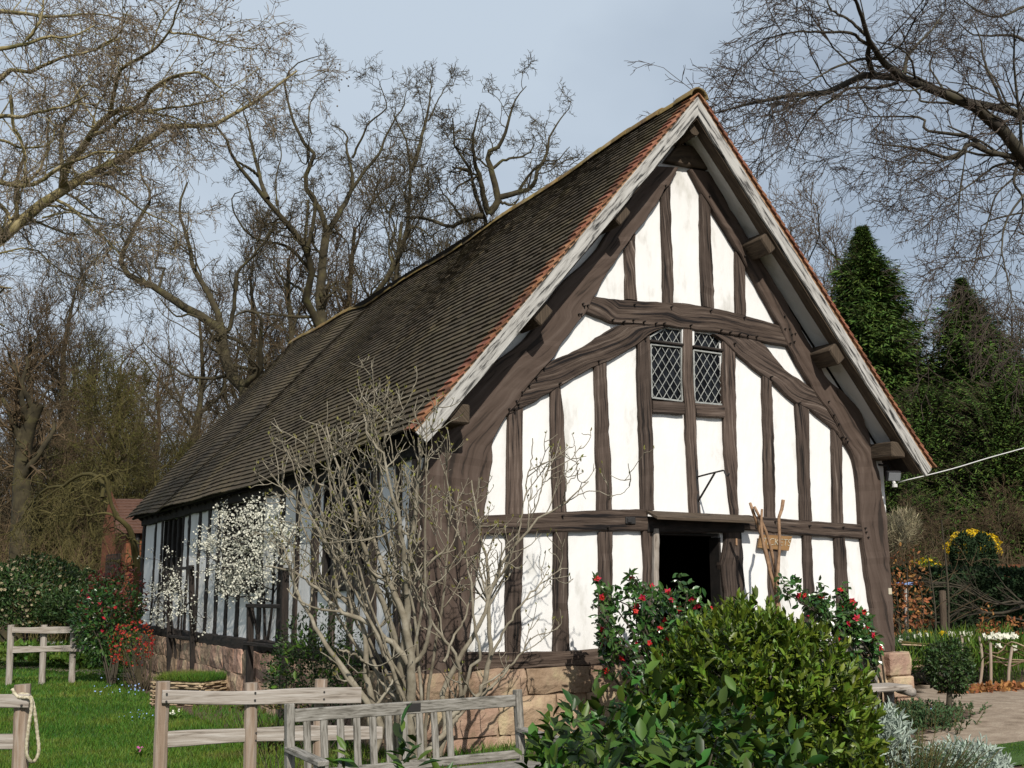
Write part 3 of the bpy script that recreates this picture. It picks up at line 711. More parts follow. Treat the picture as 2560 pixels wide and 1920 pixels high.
for (y0, y1, z0, z1), nm in zip(SW, (3, 4, 3)):
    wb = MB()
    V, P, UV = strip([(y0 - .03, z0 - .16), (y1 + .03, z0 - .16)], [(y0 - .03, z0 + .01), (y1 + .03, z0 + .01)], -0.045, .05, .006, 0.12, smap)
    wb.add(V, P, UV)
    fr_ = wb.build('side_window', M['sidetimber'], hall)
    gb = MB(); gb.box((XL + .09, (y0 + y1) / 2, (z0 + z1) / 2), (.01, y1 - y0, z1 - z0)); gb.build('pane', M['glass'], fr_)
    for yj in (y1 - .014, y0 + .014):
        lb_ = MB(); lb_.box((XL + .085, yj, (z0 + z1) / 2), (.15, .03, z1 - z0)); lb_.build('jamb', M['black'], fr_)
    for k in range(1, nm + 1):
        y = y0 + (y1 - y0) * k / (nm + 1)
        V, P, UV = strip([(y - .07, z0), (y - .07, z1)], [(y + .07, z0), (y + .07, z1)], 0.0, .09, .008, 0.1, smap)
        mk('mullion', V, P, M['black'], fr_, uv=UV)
# roof: boarding, tiles, verge, ridge, barge boards, soffit, purlins
Y0, Y1 = -0.45, 14.42
def sag(y, s):                                 # old roof: ridge dips, slope is not flat
    return -0.10 * np.sin(np.clip((y + 0.4) / 14.8, 0, 1) * PI) ** 2 - 0.05 * np.exp(-((y - 9.6 - 0.35 * s) / 0.55) ** 2) + 0.012 * np.sin(y * 1.9 + s * 1.3) + 0.03 * np.sin(s * 0.9) * np.sin(y * 0.55)
def roofpt(side, s, y, lift):                  # s metres down the slope from the ridge
    h = lift + sag(y, s)
    return np.stack([side * (s * C0 + h * S0), y + 0 * s, ZA - s * S0 + h * C0], -1)
SL = 5.44
mb = MB()
ys = np.linspace(Y0 + 0.05, Y1 - 0.02, 60); ss = np.linspace(0, SL - 0.05, 14)
for sd in (-1, 1):
    SS, YY = np.meshgrid(ss, ys)
    top = roofpt(sd, SS, YY, -0.03).reshape(-1, 3); bot = roofpt(sd, SS, YY, -0.09).reshape(-1, 3)
    nx = len(ss); i, j = np.meshgrid(np.arange(nx - 1), np.arange(len(ys) - 1)); a = (j * nx + i).ravel()
    q = np.stack([a, a + 1, a + nx + 1, a + nx], 1)
    mb.add(top, [q]); mb.add(bot, [q[:, ::-1]])
mb.build('roof_boarding', M['black'], hall)
def tile_rows(name, sides, y0, y1, tw, mat, seed, over=0.0):
    rng = np.random.default_rng(seed)
    g = 0.105; nr = int(SL / g)
    Vs = []
    for sd in sides:
        for r in range(nr):
            sb = SL - r * g + rng.normal() * 0.0015                   # lower edge
            n = max(1, int(round((y1 - y0) / tw)))
            e = y0 + (np.arange(n + 1) + (0.5 if r % 2 and n > 1 else 0)) * (y1 - y0) / n
            if n > 1: e = np.clip(e, y0, y1); e[0] = y0
            a = e[:-1] + 0.002; b = e[1:] - 0.002
            k = b - a > 0.03; a = a[k]; b = b[k]; m = len(a)
            sbj = sb + rng.normal(size=m) * 0.0025; lf = 0.034 + rng.normal(size=m) * 0.0022; tl = rng.normal(size=m) * 0.0012
            st = sb - 0.17
            C = []
            for (s_, y_, h_) in ((sbj, a, lf + tl), (sbj, b, lf - tl), (st + 0 * a, b, 0 * a + 0.002), (st + 0 * a, a, 0 * a + 0.002),
                                 (sbj, a, lf + tl - 0.020), (sbj, b, lf - tl - 0.020), (st + 0 * a, b, 0 * a - 0.012), (st + 0 * a, a, 0 * a - 0.012)):
                C.append(roofpt(sd, s_, y_, h_))
            Vs.append(np.stack(C, 1))
    V = np.concatenate(Vs); N = len(V)
    q = np.array([[0, 1, 2, 3], [7, 6, 5, 4], [0, 4, 5, 1], [1, 5, 6, 2], [3, 7, 4, 0]])
    F = (np.arange(N)[:, None, None] * 8 + q[None]).reshape(-1, 4)
    return mk(name, V.reshape(-1, 3), [F], mat, hall)
tile_rows('roof_tiles', (-1, 1), Y0 + 0.12, Y1, 0.166, M['tile'], 11)
tile_rows('verge_tiles', (-1, 1), Y0 - 0.04, Y0 + 0.125, 0.166, M['vtile'], 12)
mb = MB(); rng = np.random.default_rng(13)
y = Y0 - 0.05
while y < Y1:
    L_ = 0.33; an = np.linspace(-0.72 * PI / 2 - .35, 0.72 * PI / 2 + .35, 9); rr = 0.125 + rng.normal() * 0.004
    P = []
    for yy, k in ((y, 1.0), (y + L_, 0.97)):
        zc = ZA - 0.075 + sag(np.array(yy), 0.0) * 1.4
        P += [(math.sin(a) * rr * k, yy, zc + math.cos(a) * rr * k) for a in an]
        P += [(math.sin(a) * (rr - .02) * k, yy, zc + math.cos(a) * (rr - .02) * k) for a in an]
    n = 9; F = []
    for i in range(n - 1):
        F += [[i, i + 1, 2 * n + i + 1, 2 * n + i], [n + i + 1, n + i, 3 * n + i, 3 * n + i + 1], [i + 1, i, n + i, n + i + 1]]
    mb.add(P, [np.array(F)]); y += L_ - 0.003
mb.build('ridge_tiles', M['ridge'], hall, True)
def slope_board(name, side, y0, y1, p0, p1, s0, s1, mat, n=28, wob=0.0, sub=None):
    # a board lying along the slope, p = distance below the tile tops, y0..y1 = its thickness along the hall
    mb = MB(); ss = np.linspace(s0, s1, n); V = []; UV = []
    for s in ss:
        w1 = trng.normal() * wob
        for (yy, p) in ((y0, p0), (y0, p1 + w1), (y1, p1 + w1), (y1, p0)):
            h = -p; s_k = s; s = max(s, p * S0 / C0 + (0.0008 if side > 0 else 0.0)) if s <= s0 + 0.25 else s
            V.append((side * (s * C0 + h * S0), yy, ZA - s * S0 + h * C0)); UV.append((s + side * 20, p * 1.0 + yy * 0.8)); s = s_k
    F = [[k * 4 + i, k * 4 + (i + 1) % 4, (k + 1) * 4 + (i + 1) % 4, (k + 1) * 4 + i] for k in range(n - 1) for i in range(4)]
    F = F if side < 0 else [f[::-1] for f in F]
    e = [[0, 3, 2, 1], [(n - 1) * 4 + i for i in range(4)]]
    mb.add(V, [np.array(F), np.array(e if side < 0 else [q[::-1] for q in e])], UV)
    return mb.build(name, M[mat], hall)
for sd in (-1, 1):
    slope_board('barge_board', sd, Y0 - 0.012, Y0 + 0.018, 0.035, 0.182, -0.03 + (0.0 if sd < 0 else 0.004), SL - 0.02, 'barge', wob=0.004)
    slope_board('verge_mortar', sd, Y0 - 0.006, Y0 + 0.06, 0.004, 0.036, 0.0, SL - 0.03, 'mortar', wob=0.004)
    slope_board('flying_rafter', sd, Y0 + 0.022, Y0 + 0.16, 0.092, 0.20, 0.15, SL - 0.08, 'purlin', wob=0.004)
    slope_board('soffit', sd, Y0 + 0.165, 0.012, 0.10, 0.125, 0.2, SL - 0.32, 'plaster')
    slope_board('eaves_board', sd, 0.02, Y1 - .05, 0.10, 0.14, SL - 0.34, SL - 0.06, 'black', 4)
for sd in (-1, 1):
    for k, (x, z) in enumerate([(1.06, 5.36), (2.06, 4.13), (2.98, 3.02)]):
        mb = MB(); ax = [(0, 1, 0), (sd * C0 if k < 2 else 1, 0, -S0 if k < 2 else 0), (sd * S0 if k < 2 else 0, 0, C0 if k < 2 else 1)]
        mb.box((sd * x, -0.185, z), (0.42, 0.23, 0.19), ax, 0.015); mb.build('purlin', M['purlin'], hall)
mb = MB(); mb.tube([(0.02, 0.0, 6.55), (0.02, -0.36, 6.56)], 0.075, 10); mb.build('ridge_beam', M['purlin'], hall)
for k in range(26):                            # rafter feet under the eaves
    mb = MB(); y = 0.4 + k * 0.54
    a = roofpt(-1, np.array(SL - 0.62), np.array(y), -0.16); b = roofpt(-1, np.array(SL - 0.08), np.array(y), -0.16)
    mb.beam(a, b, 0.09, 0.10); mb.build('rafter_foot', M['black'], hall)
# sandstone plinth, one stone per block
def stones(mb, mapf, L, z0f, z1f, courses, seed, depth=0.07):
    rng = np.random.default_rng(seed)
    zc = np.linspace(0, 1, courses + 1); zc[1:-1] += rng.normal(size=courses - 1) * 0.04
    for c in range(courses):
        x = 0.0
        while x < L - 0.02:
            w_ = min(rng.uniform(0.28, 0.95), L - x)
            if L - x - w_ < 0.2: w_ = L - x
            g = 0.006
            pr_ = rng.uniform(0, 0.03)
            x0, x1 = x + g, x + w_ - g
            n = 5; m = 4; V = []
            for i in range(n):
                for j in range(m):
                    fx = i / (n - 1); fz = j / (m - 1)
                    xx_ = x0 + (x1 - x0) * fx
                    za = z0f(xx_) + (z1f(xx_) - z0f(xx_)) * zc[c] + g; zb = z0f(xx_) + (z1f(xx_) - z0f(xx_)) * zc[c + 1] - g
                    ed = (i in (0, n - 1)) + (j in (0, m - 1))
                    jit = rng.normal(size=2) * 0.012 * (1 if ed else 0)
                    V.append(mapf(xx_ + jit[0], za + (zb - za) * fz + jit[1] * .6, -depth - pr_ + rng.normal() * 0.008 + (0.012 if ed == 1 else 0.022 if ed == 2 else 0)))
            F = [[i * m + j, (i + 1) * m + j, (i + 1) * m + j + 1, i * m + j + 1] for i in range(n - 1) for j in range(m - 1)]
            b0 = len(V); rim = [i * m for i in range(n)] + [(n - 1) * m + j for j in range(1, m)] + [i * m + m - 1 for i in range(n - 2, -1, -1)] + [j for j in range(m - 2, 0, -1)]
            for k in rim:
                V.append(V[k])
            V = np.array(V); 
            base = np.array([mapf(0, 0, 0.0)]) - np.array([mapf(0, 0, -1.0)])
            V[b0:] += base * 0.12
            F2 = [[rim[(k + 1) % len(rim)], rim[k], b0 + k, b0 + (k + 1) % len(rim)] for k in range(len(rim))]
            mb.add(V, [np.array(F), np.array(F2)])
            x += w_
mb = MB()
gmx = lambda x, z, d: (x - 3.30, d, z)
stones(mb, gmx, 2.72, lambda x: -0.35, lambda x: 0.60, 3, 21)
mb.build('stone_plinth', M['stone'], hall); mb = MB()
stones(mb, lambda x, z, d: (x + 0.52, d, z), 2.80, lambda x: -0.2, lambda x: 0.60, 3, 22)
mb.build('stone_plinth', M['stone'], hall); mb = MB()
smx = lambda y, z, d: (XL + d, y, z)
stones(mb, smx, YB, lambda y: -0.5, lambda y: 0.56 - 0.006 * y, 3, 23)
mb.build('stone_plinth', M['stone'], hall)
mb = MB()
mb.box((-1.88, 0.09, 0.10), (2.56, 0.26, 0.95)); mb.box((1.80, 0.09, 0.10), (2.58, 0.26, 0.95)); mb.box((XL + .07, YB / 2, 0.0), (0.26, YB - .1, 0.92)); mb.box((XR - .10, YB / 2 + .1, .05), (0.26, YB - .3, 1.05))
mb.build('plinth_core', M['joint'], hall)
# corner stones at the right hand end
mb = MB()
for (z0, z1, xo, yo) in ((0.33, 0.60, -0.03, 0), (0.08, 0.325, 0.0, -.03), (-0.3, 0.075, 0.03, -.06)):
    mb.box((3.05 + xo, -0.02 + yo / 2, (z0 + z1) / 2), (0.34, 0.32, z1 - z0), bev=0.018)
mb.build('corner_stones', M['stone'], hall)
# ticket sign
sg = empty('sign_board', (*[0, 0, 0],), 'small brown wooden TICKETS sign board on the gable wall behind tall sticks', 'sign')
p = [G(1900, 1336, -.05), G(1979, 1341, -.05), G(1970, 1377, -.05), G(1895, 1369, -.05)]
sg.location = (p[3][0], -0.05, p[3][1])
mb = MB()
mb.add([(x, -0.062, z) for x, z in p] + [(x, -0.036, z) for x, z in p], [np.array([[3, 2, 1, 0], [4, 5, 6, 7], [0, 1, 5, 4], [1, 2, 6, 5], [2, 3, 7, 6], [3, 0, 4, 7]])], [(0, 0), (.5, 0), (.5, .2), (0, .2)] * 2)
mb.build('board', M['signwood'], sg)
tcu = bpy.data.curves.new('lettering', 'FONT'); tcu.body = 'TICKETS'; tcu.size = 0.115; tcu.extrude = 0.002; tcu.offset = -0.0022; tcu.shear = 0.25; tcu.align_x = 'CENTER'; tcu.align_y = 'CENTER'
to = bpy.data.objects.new('lettering_source', tcu); COL.objects.link(to)
bpy.context.view_layer.update()
tm = bpy.data.meshes.new_from_object(to.evaluated_get(bpy.context.evaluated_depsgraph_get()))
bpy.data.objects.remove(to)
tm.name = 'lettering'; tm.materials.clear(); tm.materials.append(M['paint'])
to = bpy.data.objects.new('lettering', tm); COL.objects.link(to); to.parent = sg
cxp = np.mean([q[0] for q in p]); czp = np.mean([q[1] for q in p])
tl = math.atan2(p[1][1] - p[0][1], p[1][0] - p[0][0])
to.rotation_euler = (PI / 2, -tl, 0); to.location = (cxp - sg.location.x + 0.01, -0.066 - sg.location.y, czp - sg.location.z)
# sticks leaning together in front of the sign
STK = [([(1875, 1257), (1900, 1330), (1915, 1380), (1932, 1440), (1946, 1500)], 'thin peeled stick with its pale tip farthest left in the bunch by the sign'),
       ([(1886, 1267), (1907, 1310), (1922, 1352), (1937, 1420), (1946, 1500)], 'mottled stick second from the left in the bunch by the sign'),
       ([(1905, 1273), (1903, 1310), (1907, 1352), (1925, 1430), (1942, 1500)], 'short dark stick that crosses behind the others in the bunch by the sign'),
       ([(1958, 1250), (1954, 1275), (1947, 1297), (1949, 1360), (1944, 1440), (1943, 1500)], 'tall forked looking stick standing farthest right in the bunch by the sign')]
for k, (pl, lb) in enumerate(STK):
    mb = MB(); q = [on(1, -0.55 - 0.05 * k, u, v) for u, v in pl]
    e = q[-1] + (q[-1] - q[-2]) * 0.2; e[2] = -0.05; q.append(q[-1] * 0.5 + e * 0.5); q.append(e)
    mb.tube(resample(q, 24), np.linspace(0.017, 0.022, 24) + trng.normal(size=24) * 0.0018, 7)
    o = mb.build('stick', M['stick'], None, True); setp(o, lb, 'stick', 'sticks bunched by the sign')
# floodlight and cable
fl = empty('flood_light', (2.98, -0.12, 2.62), 'black floodlight with sensor fixed under the right eaves', 'light')
c = on(1, -0.2, 2232, 1190)
fl.location = [float(v) for v in c]
axf = unit(np.array([[0.95, -0.3, 0], [0.28, 0.9, 0.33], [-0.1, -0.31, 0.94]]))
mb = MB(); mb.box(c, (0.19, 0.07, 0.13), axf, 0.012); mb.build('lamp_housing', M['plastic'], fl)
mb = MB(); mb.box(c - axf[1] * 0.04, (0.16, 0.012, 0.10), axf, 0.004); mb.build('lamp_glass', M['lampglass'], fl)
mb = MB(); mb.tube([c + (0, 0, -.06), c + (0, -.02, -.10)], 0.02, 8); mb.tube([c + (0, -.02, -.10), c + (0, -.02, -.14)], 0.032, 10); mb.build('sensor', M['whiteplastic'], fl)
mb = MB(); mb.tube([c + axf[1] * .03, c + axf[1] * .12 + np.array([0, 0, .1]), (c[0] - .02, 0.0, c[2] + .16)], 0.014, 6); mb.build('mounting_arm', M['plastic'], fl)
mb = MB()
q = [on(1, -0.25, 2246, 1206), on(1, -0.4, 2275, 1198), on(1, -0.44, 2318, 1188)]
far = at(3300, 760, 16)
for t in np.linspace(0.06, 1, 14): q.append(q[2] * (1 - t) + far * t + np.array([0, 0, -1.1 * t * (1 - t)]) + trng.normal(size=3) * 0.012)
mb.tube(resample(q, 60), 0.0065, 6); o = mb.build('cable', M['whiteplastic'], None, True); setp(o, 'thin white cable strung from the right eaves away to the right', 'cable')
# telephone-like pole that carries the far end
mb = MB(); b = gp(3300, 15.8); mb.tube([(far[0], far[1], b[2] - .3), (far[0], far[1], far[2] + .3)], [0.11, 0.08], 10); o = mb.build('cable_pole', M['purlin'], None, True); setp(o, 'plain wooden pole at the far right end of the white cable', 'pole')
# ------------------------------------------------------------------ fences, rope, bench
frng = np.random.default_rng(31)
def wavy_rail(a, b, h, th, n=26, amp=0.012):
    a = np.asarray(a, float); b = np.asarray(b, float); t = unit(b - a); nn = unit(np.cross(t, (0, 0, 1)))
    L = np.linalg.norm(b - a); V = []; UV = []
    ph = frng.uniform(0, 6, 4); x0 = frng.uniform(0, 30)
    for k in range(n):
        s = L * k / (n - 1)
        up = amp * math.sin(s * 2.3 + ph[0]) + amp * .4 * math.sin(s * 6 + ph[1]); dn = amp * math.sin(s * 2.1 + ph[2]) + amp * .4 * math.sin(s * 5 + ph[3])
        p = a + t * s; o = amp * .6 * math.sin(s * 1.7 + ph[1])
        for (d, z) in ((-th / 2, -h / 2 + dn + .006), (-th / 2, h / 2 + up - .006), (-th / 2 + .006, h / 2 + up), (th / 2, h / 2 + up), (th / 2, -h / 2 + dn), (-th / 2 + .006, -h / 2 + dn)):
            V.append(p + nn * (d + o) * -1 + np.array([0, 0, z])); UV.append((x0 + s, z + d))
    m = 6
    F = [[k * m + i, (k + 1) * m + i, (k + 1) * m + (i + 1) % m, k * m + (i + 1) % m] for k in range(n - 1) for i in range(m)]
    return V, [np.array(F), np.array([list(range(m)), [(n - 1) * m + i for i in range(m)][::-1]])], UV
def round_post(base, top, r, flat=0.25):
    mb = MB(); P = resample([base, (np.asarray(base) + top) / 2 + frng.normal(size=3) * 0.008, top], 9)
    V, F, uv = tubes(P[None], (r * (1 + frng.normal(size=9) * 0.03))[None], 10)
    uv[:, 1] *= 0.35; uv += frng.uniform(0, 9)
    mb.add(V, [F, np.arange(10)[None] + 80], uv); return mb
def fence(name, label, D, posts, rails, pr_, mat_p='oakpost', mat_r='oakgrey', rail_h=0.11, group=None, nails=True):
    f0 = gp(posts[0][0], D); f = empty(name, f0, label, 'fence', group)
    for (u, v, Dp) in posts:
        b = gp(u, Dp, -0.25); d = Dp * math.cos(.1834) + (0.5 - 1.4) * math.sin(.1834)
        tp = at(u, v, d); b[:2] = b[:2] * .5 + tp[:2] * .5
        round_post(b, tp, pr_).build('post', M[mat_p], f)
    for (u0, v0, d0, u1, v1, d1, off) in rails:
        a = at(u0, v0, d0 * .983 - .165 - off); b = at(u1, v1, d1 * .983 - .165 - off)
        V, P, UV = wavy_rail(a, b, rail_h, 0.045)
        r = mk('rail', V, P, M[mat_r], f, uv=UV)
        if nails:
            t = unit(b - a); nn = unit(np.cross(t, (0, 0, 1)))
            for (u, v, Dp) in posts:
                s = np.clip((u - u0) / (u1 - u0), .02, .98); pt = a + (b - a) * s
                for dz in (-0.028, 0.028):
                    mb = MB(); q = pt + nn * 0.018 + (0, 0, dz); mb.tube([q, q + nn * .014], .008, 6); mb.build('nail', M['iron'], r)
    return f
off = 0.085
fence('post_and_rail_fence', 'rustic post and rail fence on the lawn just behind the bench', 8.75, [(408, 1704, 8.7), (628, 1707, 8.95), (803, 1698, 9.2)],
      [(405, 1743.5, 8.7, 901, 1737, 9.31, off), (396, 1848, 8.7, 954, 1831, 9.37, off)], 0.053)
fence('post_and_rail_fence', 'nearest post and rail fence cut by the left picture edge with a rope on it', 8.3, [(57, 1711, 8.35), (-460, 1714, 8.2)],
      [(-520, 1748, 8.2, 74, 1753, 8.35, .08), (-520, 1850, 8.2, 66, 1859, 8.35, .08)], 0.058)
fence('post_and_rail_fence', 'short pale three post fence standing far off on the lawn left of the red shrub', 20.5, [(28, 1562, 20.4), (111, 1562, 20.6), (185, 1563, 20.8)],
      [(30, 1574, 20.4, 210, 1574, 20.8, .09), (32, 1623, 20.4, 210, 1623, 20.8, .09)], 0.058, mat_p='oakgrey', nails=False)
mb = MB()
q = [at(u, v, d) for u, v, d in [(30, 1738, 8.02), (55, 1735, 7.98), (76, 1742, 7.98), (86, 1775, 7.94), (93, 1830, 7.94), (97, 1870, 7.92), (94, 1890, 7.91), (82, 1906, 7.90), (69, 1893, 7.86), (66, 1868, 7.86), (72, 1815, 7.88), (79, 1765, 7.92), (74, 1745, 7.93), (45, 1742, 7.95), (30, 1722, 7.96)]]
mb.tube(resample(q, 90), 0.0125 + 0.0018 * np.sin(np.arange(90) * 2.2), 7); o = mb.build('rope', M['rope'], None, True); setp(o, 'loop of pale rope hanging from the left fence post', 'rope')
# bench, its back toward the hall, seat toward us
BA = np.array([-5.22, -2.36, 0.0]); BB = np.array([-3.36, -2.24, 0.0])
bt = unit(BB - BA); bf = np.array([bt[1], -bt[0], 0]); BZ = -0.30; BL = np.linalg.norm(BB - BA)
bench = empty('garden_bench', (*(BA + BB)[:2] / 2, BZ), 'weathered grey slatted garden bench in front of the bare fig', 'bench')
def bp(s, f_, z): return BA + bt * s + bf * f_ + np.array([0, 0, BZ + z])
def bbeam(name, a, b, w, h, up=(0, 0, 1), m='teak', par=None):
    mb = MB(); mb.beam(bp(*a), bp(*b), w, h, up, 0.006); mb.V = [v for v in mb.V]; mb.UV = [u + frng.uniform(0, 20) for u in mb.UV]
    return mb.build(name, M[m], par or bench)
for s in (0.03, BL - 0.03):
    bbeam('back_post', (s, 0.10, 0.0), (s, 0.0, 0.93), 0.06, 0.055, bt)
    bbeam('front_leg', (s, 0.55, 0.0), (s, 0.53, 0.62), 0.06, 0.06, bt)
    bbeam('armrest', (s, 0.03, 0.645), (s, 0.60, 0.625), 0.075, 0.035)
    bbeam('side_rail', (s, 0.10, 0.36), (s, 0.53, 0.38), 0.04, 0.07)
bbeam('top_rail', (0.06, 0.012, 0.852), (BL - 0.06, 0.012, 0.852), 0.035, 0.085)
bbeam('bottom_rail', (0.06, 0.065, 0.475), (BL - 0.06, 0.065, 0.475), 0.035, 0.06)
for k in range(10):
    s = 0.06 + (BL - 0.12) * (k + 0.75) / 14.5
    bbeam('back_slat', (s, 0.062, 0.50), (s, 0.018, 0.812), 0.05, 0.018, bf)
for k in range(6):
    f_ = 0.12 + 0.078 * k
    bbeam('seat_slat', (0.02, f_, 0.425 + .004 * k), (BL - 0.02, f_, 0.425 + .004 * k), 0.062, 0.022)
pl_ = MB(); pl_.beam(bp(BL * 0.475, 0.034, 0.855), bp(BL * 0.535, 0.034, 0.855), 0.006, 0.055); pl_.build('plaque', M['iron'], bench)
# rustic log seat along the right of the gable
rb = empty('log_seat', gp(2150, 11.6), 'rustic log bench by the right gable corner behind the bay bush', 'bench')
lg = gp(2222, 11.55, -0.1); tp_ = at(2222, 1722, 11.3)
mb = MB(); mb.tube(resample([lg, (lg + tp_) / 2 + (.005, 0, 0), tp_], 7), 0.052, 10); mb.build('leg', M['oakgrey'], rb, True)
e1 = at(2252, 1716, 11.25); e0 = e1 + np.array([-1.7, 0.06, 0])
mb = MB(); mb.beam(e0, e1, 0.34, 0.055, (0, 0, 1), .015); mb.build('seat', M['oakgrey'], rb)
mb = MB(); l2 = e0 + np.array([0.15, 0, 0]); mb.tube([(l2[0], l2[1], -.25), l2], 0.052, 10); mb.build('leg', M['oakgrey'], rb, True)
mb = MB(); b2 = at(2262, 1716, 11.15); mb.tube([b2 + (0, .09, -.03), b2 + (-.02, -.12, -.05)], 0.045, 9); mb.build('bearer', M['oakgrey'], rb, True)
for v in (1615, 1655, 1690):
    r1 = at(2192, v, 12.0); r0 = r1 + np.array([-1.5, 0.05, 0]); mb = MB(); mb.beam(r0, r1, 0.03, 0.12); mb.build('back_slat', M['teak'], rb)
r1 = at(2186, 1600, 12.05); mb = MB(); mb.beam((r1[0], r1[1] + .04, -.1), r1 + (0, .04, 0.02), .07, .05, (1, 0, 0)); mb.build('back_post', M['teak'], rb)
# ------------------------------------------------------------------ leafy shrubs
def ell_points(rng, n, c, r, shell=0.55, low=-1.0):
    d = rdir(rng, int(n * 2.2)); d = d[d[:, 2] > low][:n]
    k = (shell + (1 - shell) * rng.random(len(d)) ** 0.6)[:, None]
    lump = 1 + 0.10 * np.sin(d[:, 0:1] * 5 + c[0]) * np.sin(d[:, 1:2] * 4.3 + c[1]) + 0.07 * np.sin(d[:, 2:3] * 7 + d[:, 0:1] * 6)
    return np.asarray(c) + d * k * lump * np.asarray(r), d
def leafmesh(rng, pos, out_, L, ar, up=0.5, jit=0.6, kind='leaf', lv=0.3):
    n = len(pos)
    d = unit(out_ * (1 - up) + np.array([0, 0, up]) + rng.normal(size=(n, 3)) * jit)
    nr = unit(out_ + rng.normal(size=(n, 3)) * 0.5 + np.array([0, 0, .4]))
    ln = L * rng.uniform(1 - lv, 1 + lv, n)
    return leaves(pos, d, nr, ln, ln * ar, kind)
def stems_to(rng, base, pts, r0, r1, S=5, K=8, bow=0.1):
    n = len(pts); t = np.linspace(0, 1, K)[None, :, None]
    b = base[None, None, :] + rng.normal(size=(n, 1, 3)) * np.array([.06, .06, 0])
    P = b * (1 - t) + pts[:, None, :] * t
    P = P + (np.sin(t * PI) * rng.normal(size=(n, 1, 3)) * bow) + np.array([0, 0, 1]) * np.sin(t * PI) * 0.08
    R = np.linspace(r0, r1, K)[None].repeat(n, 0)
    return P, R
def shrub(name, label, cat, c, r, n, L, ar, mat, seed, base=None, shell=0.55, up=0.5, jit=0.6, kind='leaf', flowers=None, stems=10, stem_mat='barkbeech', low=-1.0, group=None, extra=None, sr=0.012):
    rng = np.random.default_rng(seed)
    c = np.asarray(c, float)
    if base is None: base = np.array([c[0], c[1], float(ground(c[0], c[1]))])
    o = empty(name, base, label, cat, group)
    pos, d = ell_points(rng, n, c, r, shell, low)
    V, F = leafmesh(rng, pos, d, L, ar, up, jit, kind)
    mk('foliage', V, F, M[mat], o)
    if extra:
        pe, de = ell_points(rng, extra[0], c + np.array(extra[3]), np.array(r) * extra[4], 0.8, -.2)
        V, F = leafmesh(rng, pe, de, L * extra[2], ar, up, jit, kind); mk('young_leaves', V, F, M[extra[1]], o)
    if stems:
        ps, _ = ell_points(rng, stems, c, np.array(r) * .8, .6, -.3)
        P, R = stems_to(rng, np.asarray(base, float) - (0, 0, .05), ps, sr, sr * .4)
        V, F, _ = tubes(P, R, 5); mk('stems', V, [F], M[stem_mat], o, True)
    if flowers:
        nf, fm, fs, fl_ = flowers
        pf, df = ell_points(rng, nf, c, np.array(r) * 1.04, .62 if fm == 'yellowfl' else .88, fl_)
        add_flowers(o, rng, pf, df, fs, 2, fm)
    return o
def add_flowers(o, rng, p, d, s, layers, fm):
    if len(p) <= 60:                           # few enough to count: each bloom is a part of its own
        for i in range(len(p)):
            V, F = flowers_mesh(rng, p[i:i + 1], d[i:i + 1], s, layers); mk('flower', V, F, M[fm], o)
    else:
        V, F = flowers_mesh(rng, p, d, s, layers); mk('flowers', V, F, M[fm], o)['kind'] = 'stuff'
def flowers_mesh(rng, p, d, s, layers=2):
    Vs, Fs, k = [], [], 0
    for l in range(layers):
        n = len(p); u = unit(d + rng.normal(size=(n, 3)) * .5); a = unit(np.cross(u, rdir(rng, n)))
        sz = s * rng.uniform(.7, 1.2, n) * (1 - .35 * l)
        V, F = leaves(p + u * (0.012 * l) + 0 * a, a, u, sz, sz, 'flower')
        Vs.append(V); Fs.append(F[0] + k); k += len(V)
    return np.concatenate(Vs), [np.concatenate(Fs)]
# the big bay bush: leaves in upright tufts on many shoots
def bay(name, label, c, r, nshoot, per, L, mat, seed, base, low=-.6, ar=.36, tilt=.6):
    rng = np.random.default_rng(seed); c = np.asarray(c, float)
    o = empty(name, base, label, 'shrub')
    tips, d = ell_points(rng, nshoot, c, r, 0.62, low)
    k = len(tips)
    ax = unit(d * .7 + np.array([0, 0, .8]) + rng.normal(size=(k, 3)) * .35)
    P = np.repeat(tips, per, 0); A = np.repeat(ax, per, 0); n = len(P)
    t = np.tile(np.linspace(0, 1, per), k)[:, None]
    rad_ = rdir(rng, n); rad_ = unit(rad_ - (rad_ * A).sum(1, keepdims=True) * A)
    dd = unit(A * (0.25 + .75 * t) + rad_ * (1.0 - .55 * t) * tilt * 1.5)
    pos = P + A * (t * L * 1.5)
    nr = unit(A - rad_ * .3 + rng.normal(size=(n, 3)) * .25)
    ln = L * rng.uniform(.6, 1.25, n) * (1 - .25 * t[:, 0])
    V, F = leaves(pos, dd, nr, ln, ln * ar * rng.uniform(.85, 1.15, n), 'leaf'); mk('foliage', V, F, M[mat], o, True)
    Pm, Rm = stems_to(rng, np.asarray(base, float) - (0, 0, .05), tips[rng.permutation(k)[:max(14, k // 8)]], .012, .003)
    V, F, _ = tubes(Pm, Rm, 5); mk('stems', V, [F], M['barkbeech'], o, True)
    return o
cb = at(1880, 1925, 7.4)
bay('bay_bush', 'large rounded evergreen bay bush covering the right half of the gable foot', cb, (.80, .80, 1.0), 2500, 10, 0.088, 'laurel', 41, gp(1880, 7.4), ar=.45, tilt=.42)
cl = at(1640, 2125, 4.3)
bay('cherry_laurel', 'near glossy laurel with big dark leaves at bottom centre right', cl, (.64, .5, .52), 250, 8, 0.100, 'laurel2', 42, (cl[0], cl[1], float(ground(cl[0], cl[1]))), -.2, .50, .85)
cl = at(1020, 2010, 4.4)
bay('cherry_laurel', 'small sprig of large pointed leaves poking up in front of the bench', cl, (.17, .14, .20), 8, 7, 0.12, 'laurel2', 43, (cl[0], cl[1], float(ground(cl[0], cl[1]))), .1, .33, .9)
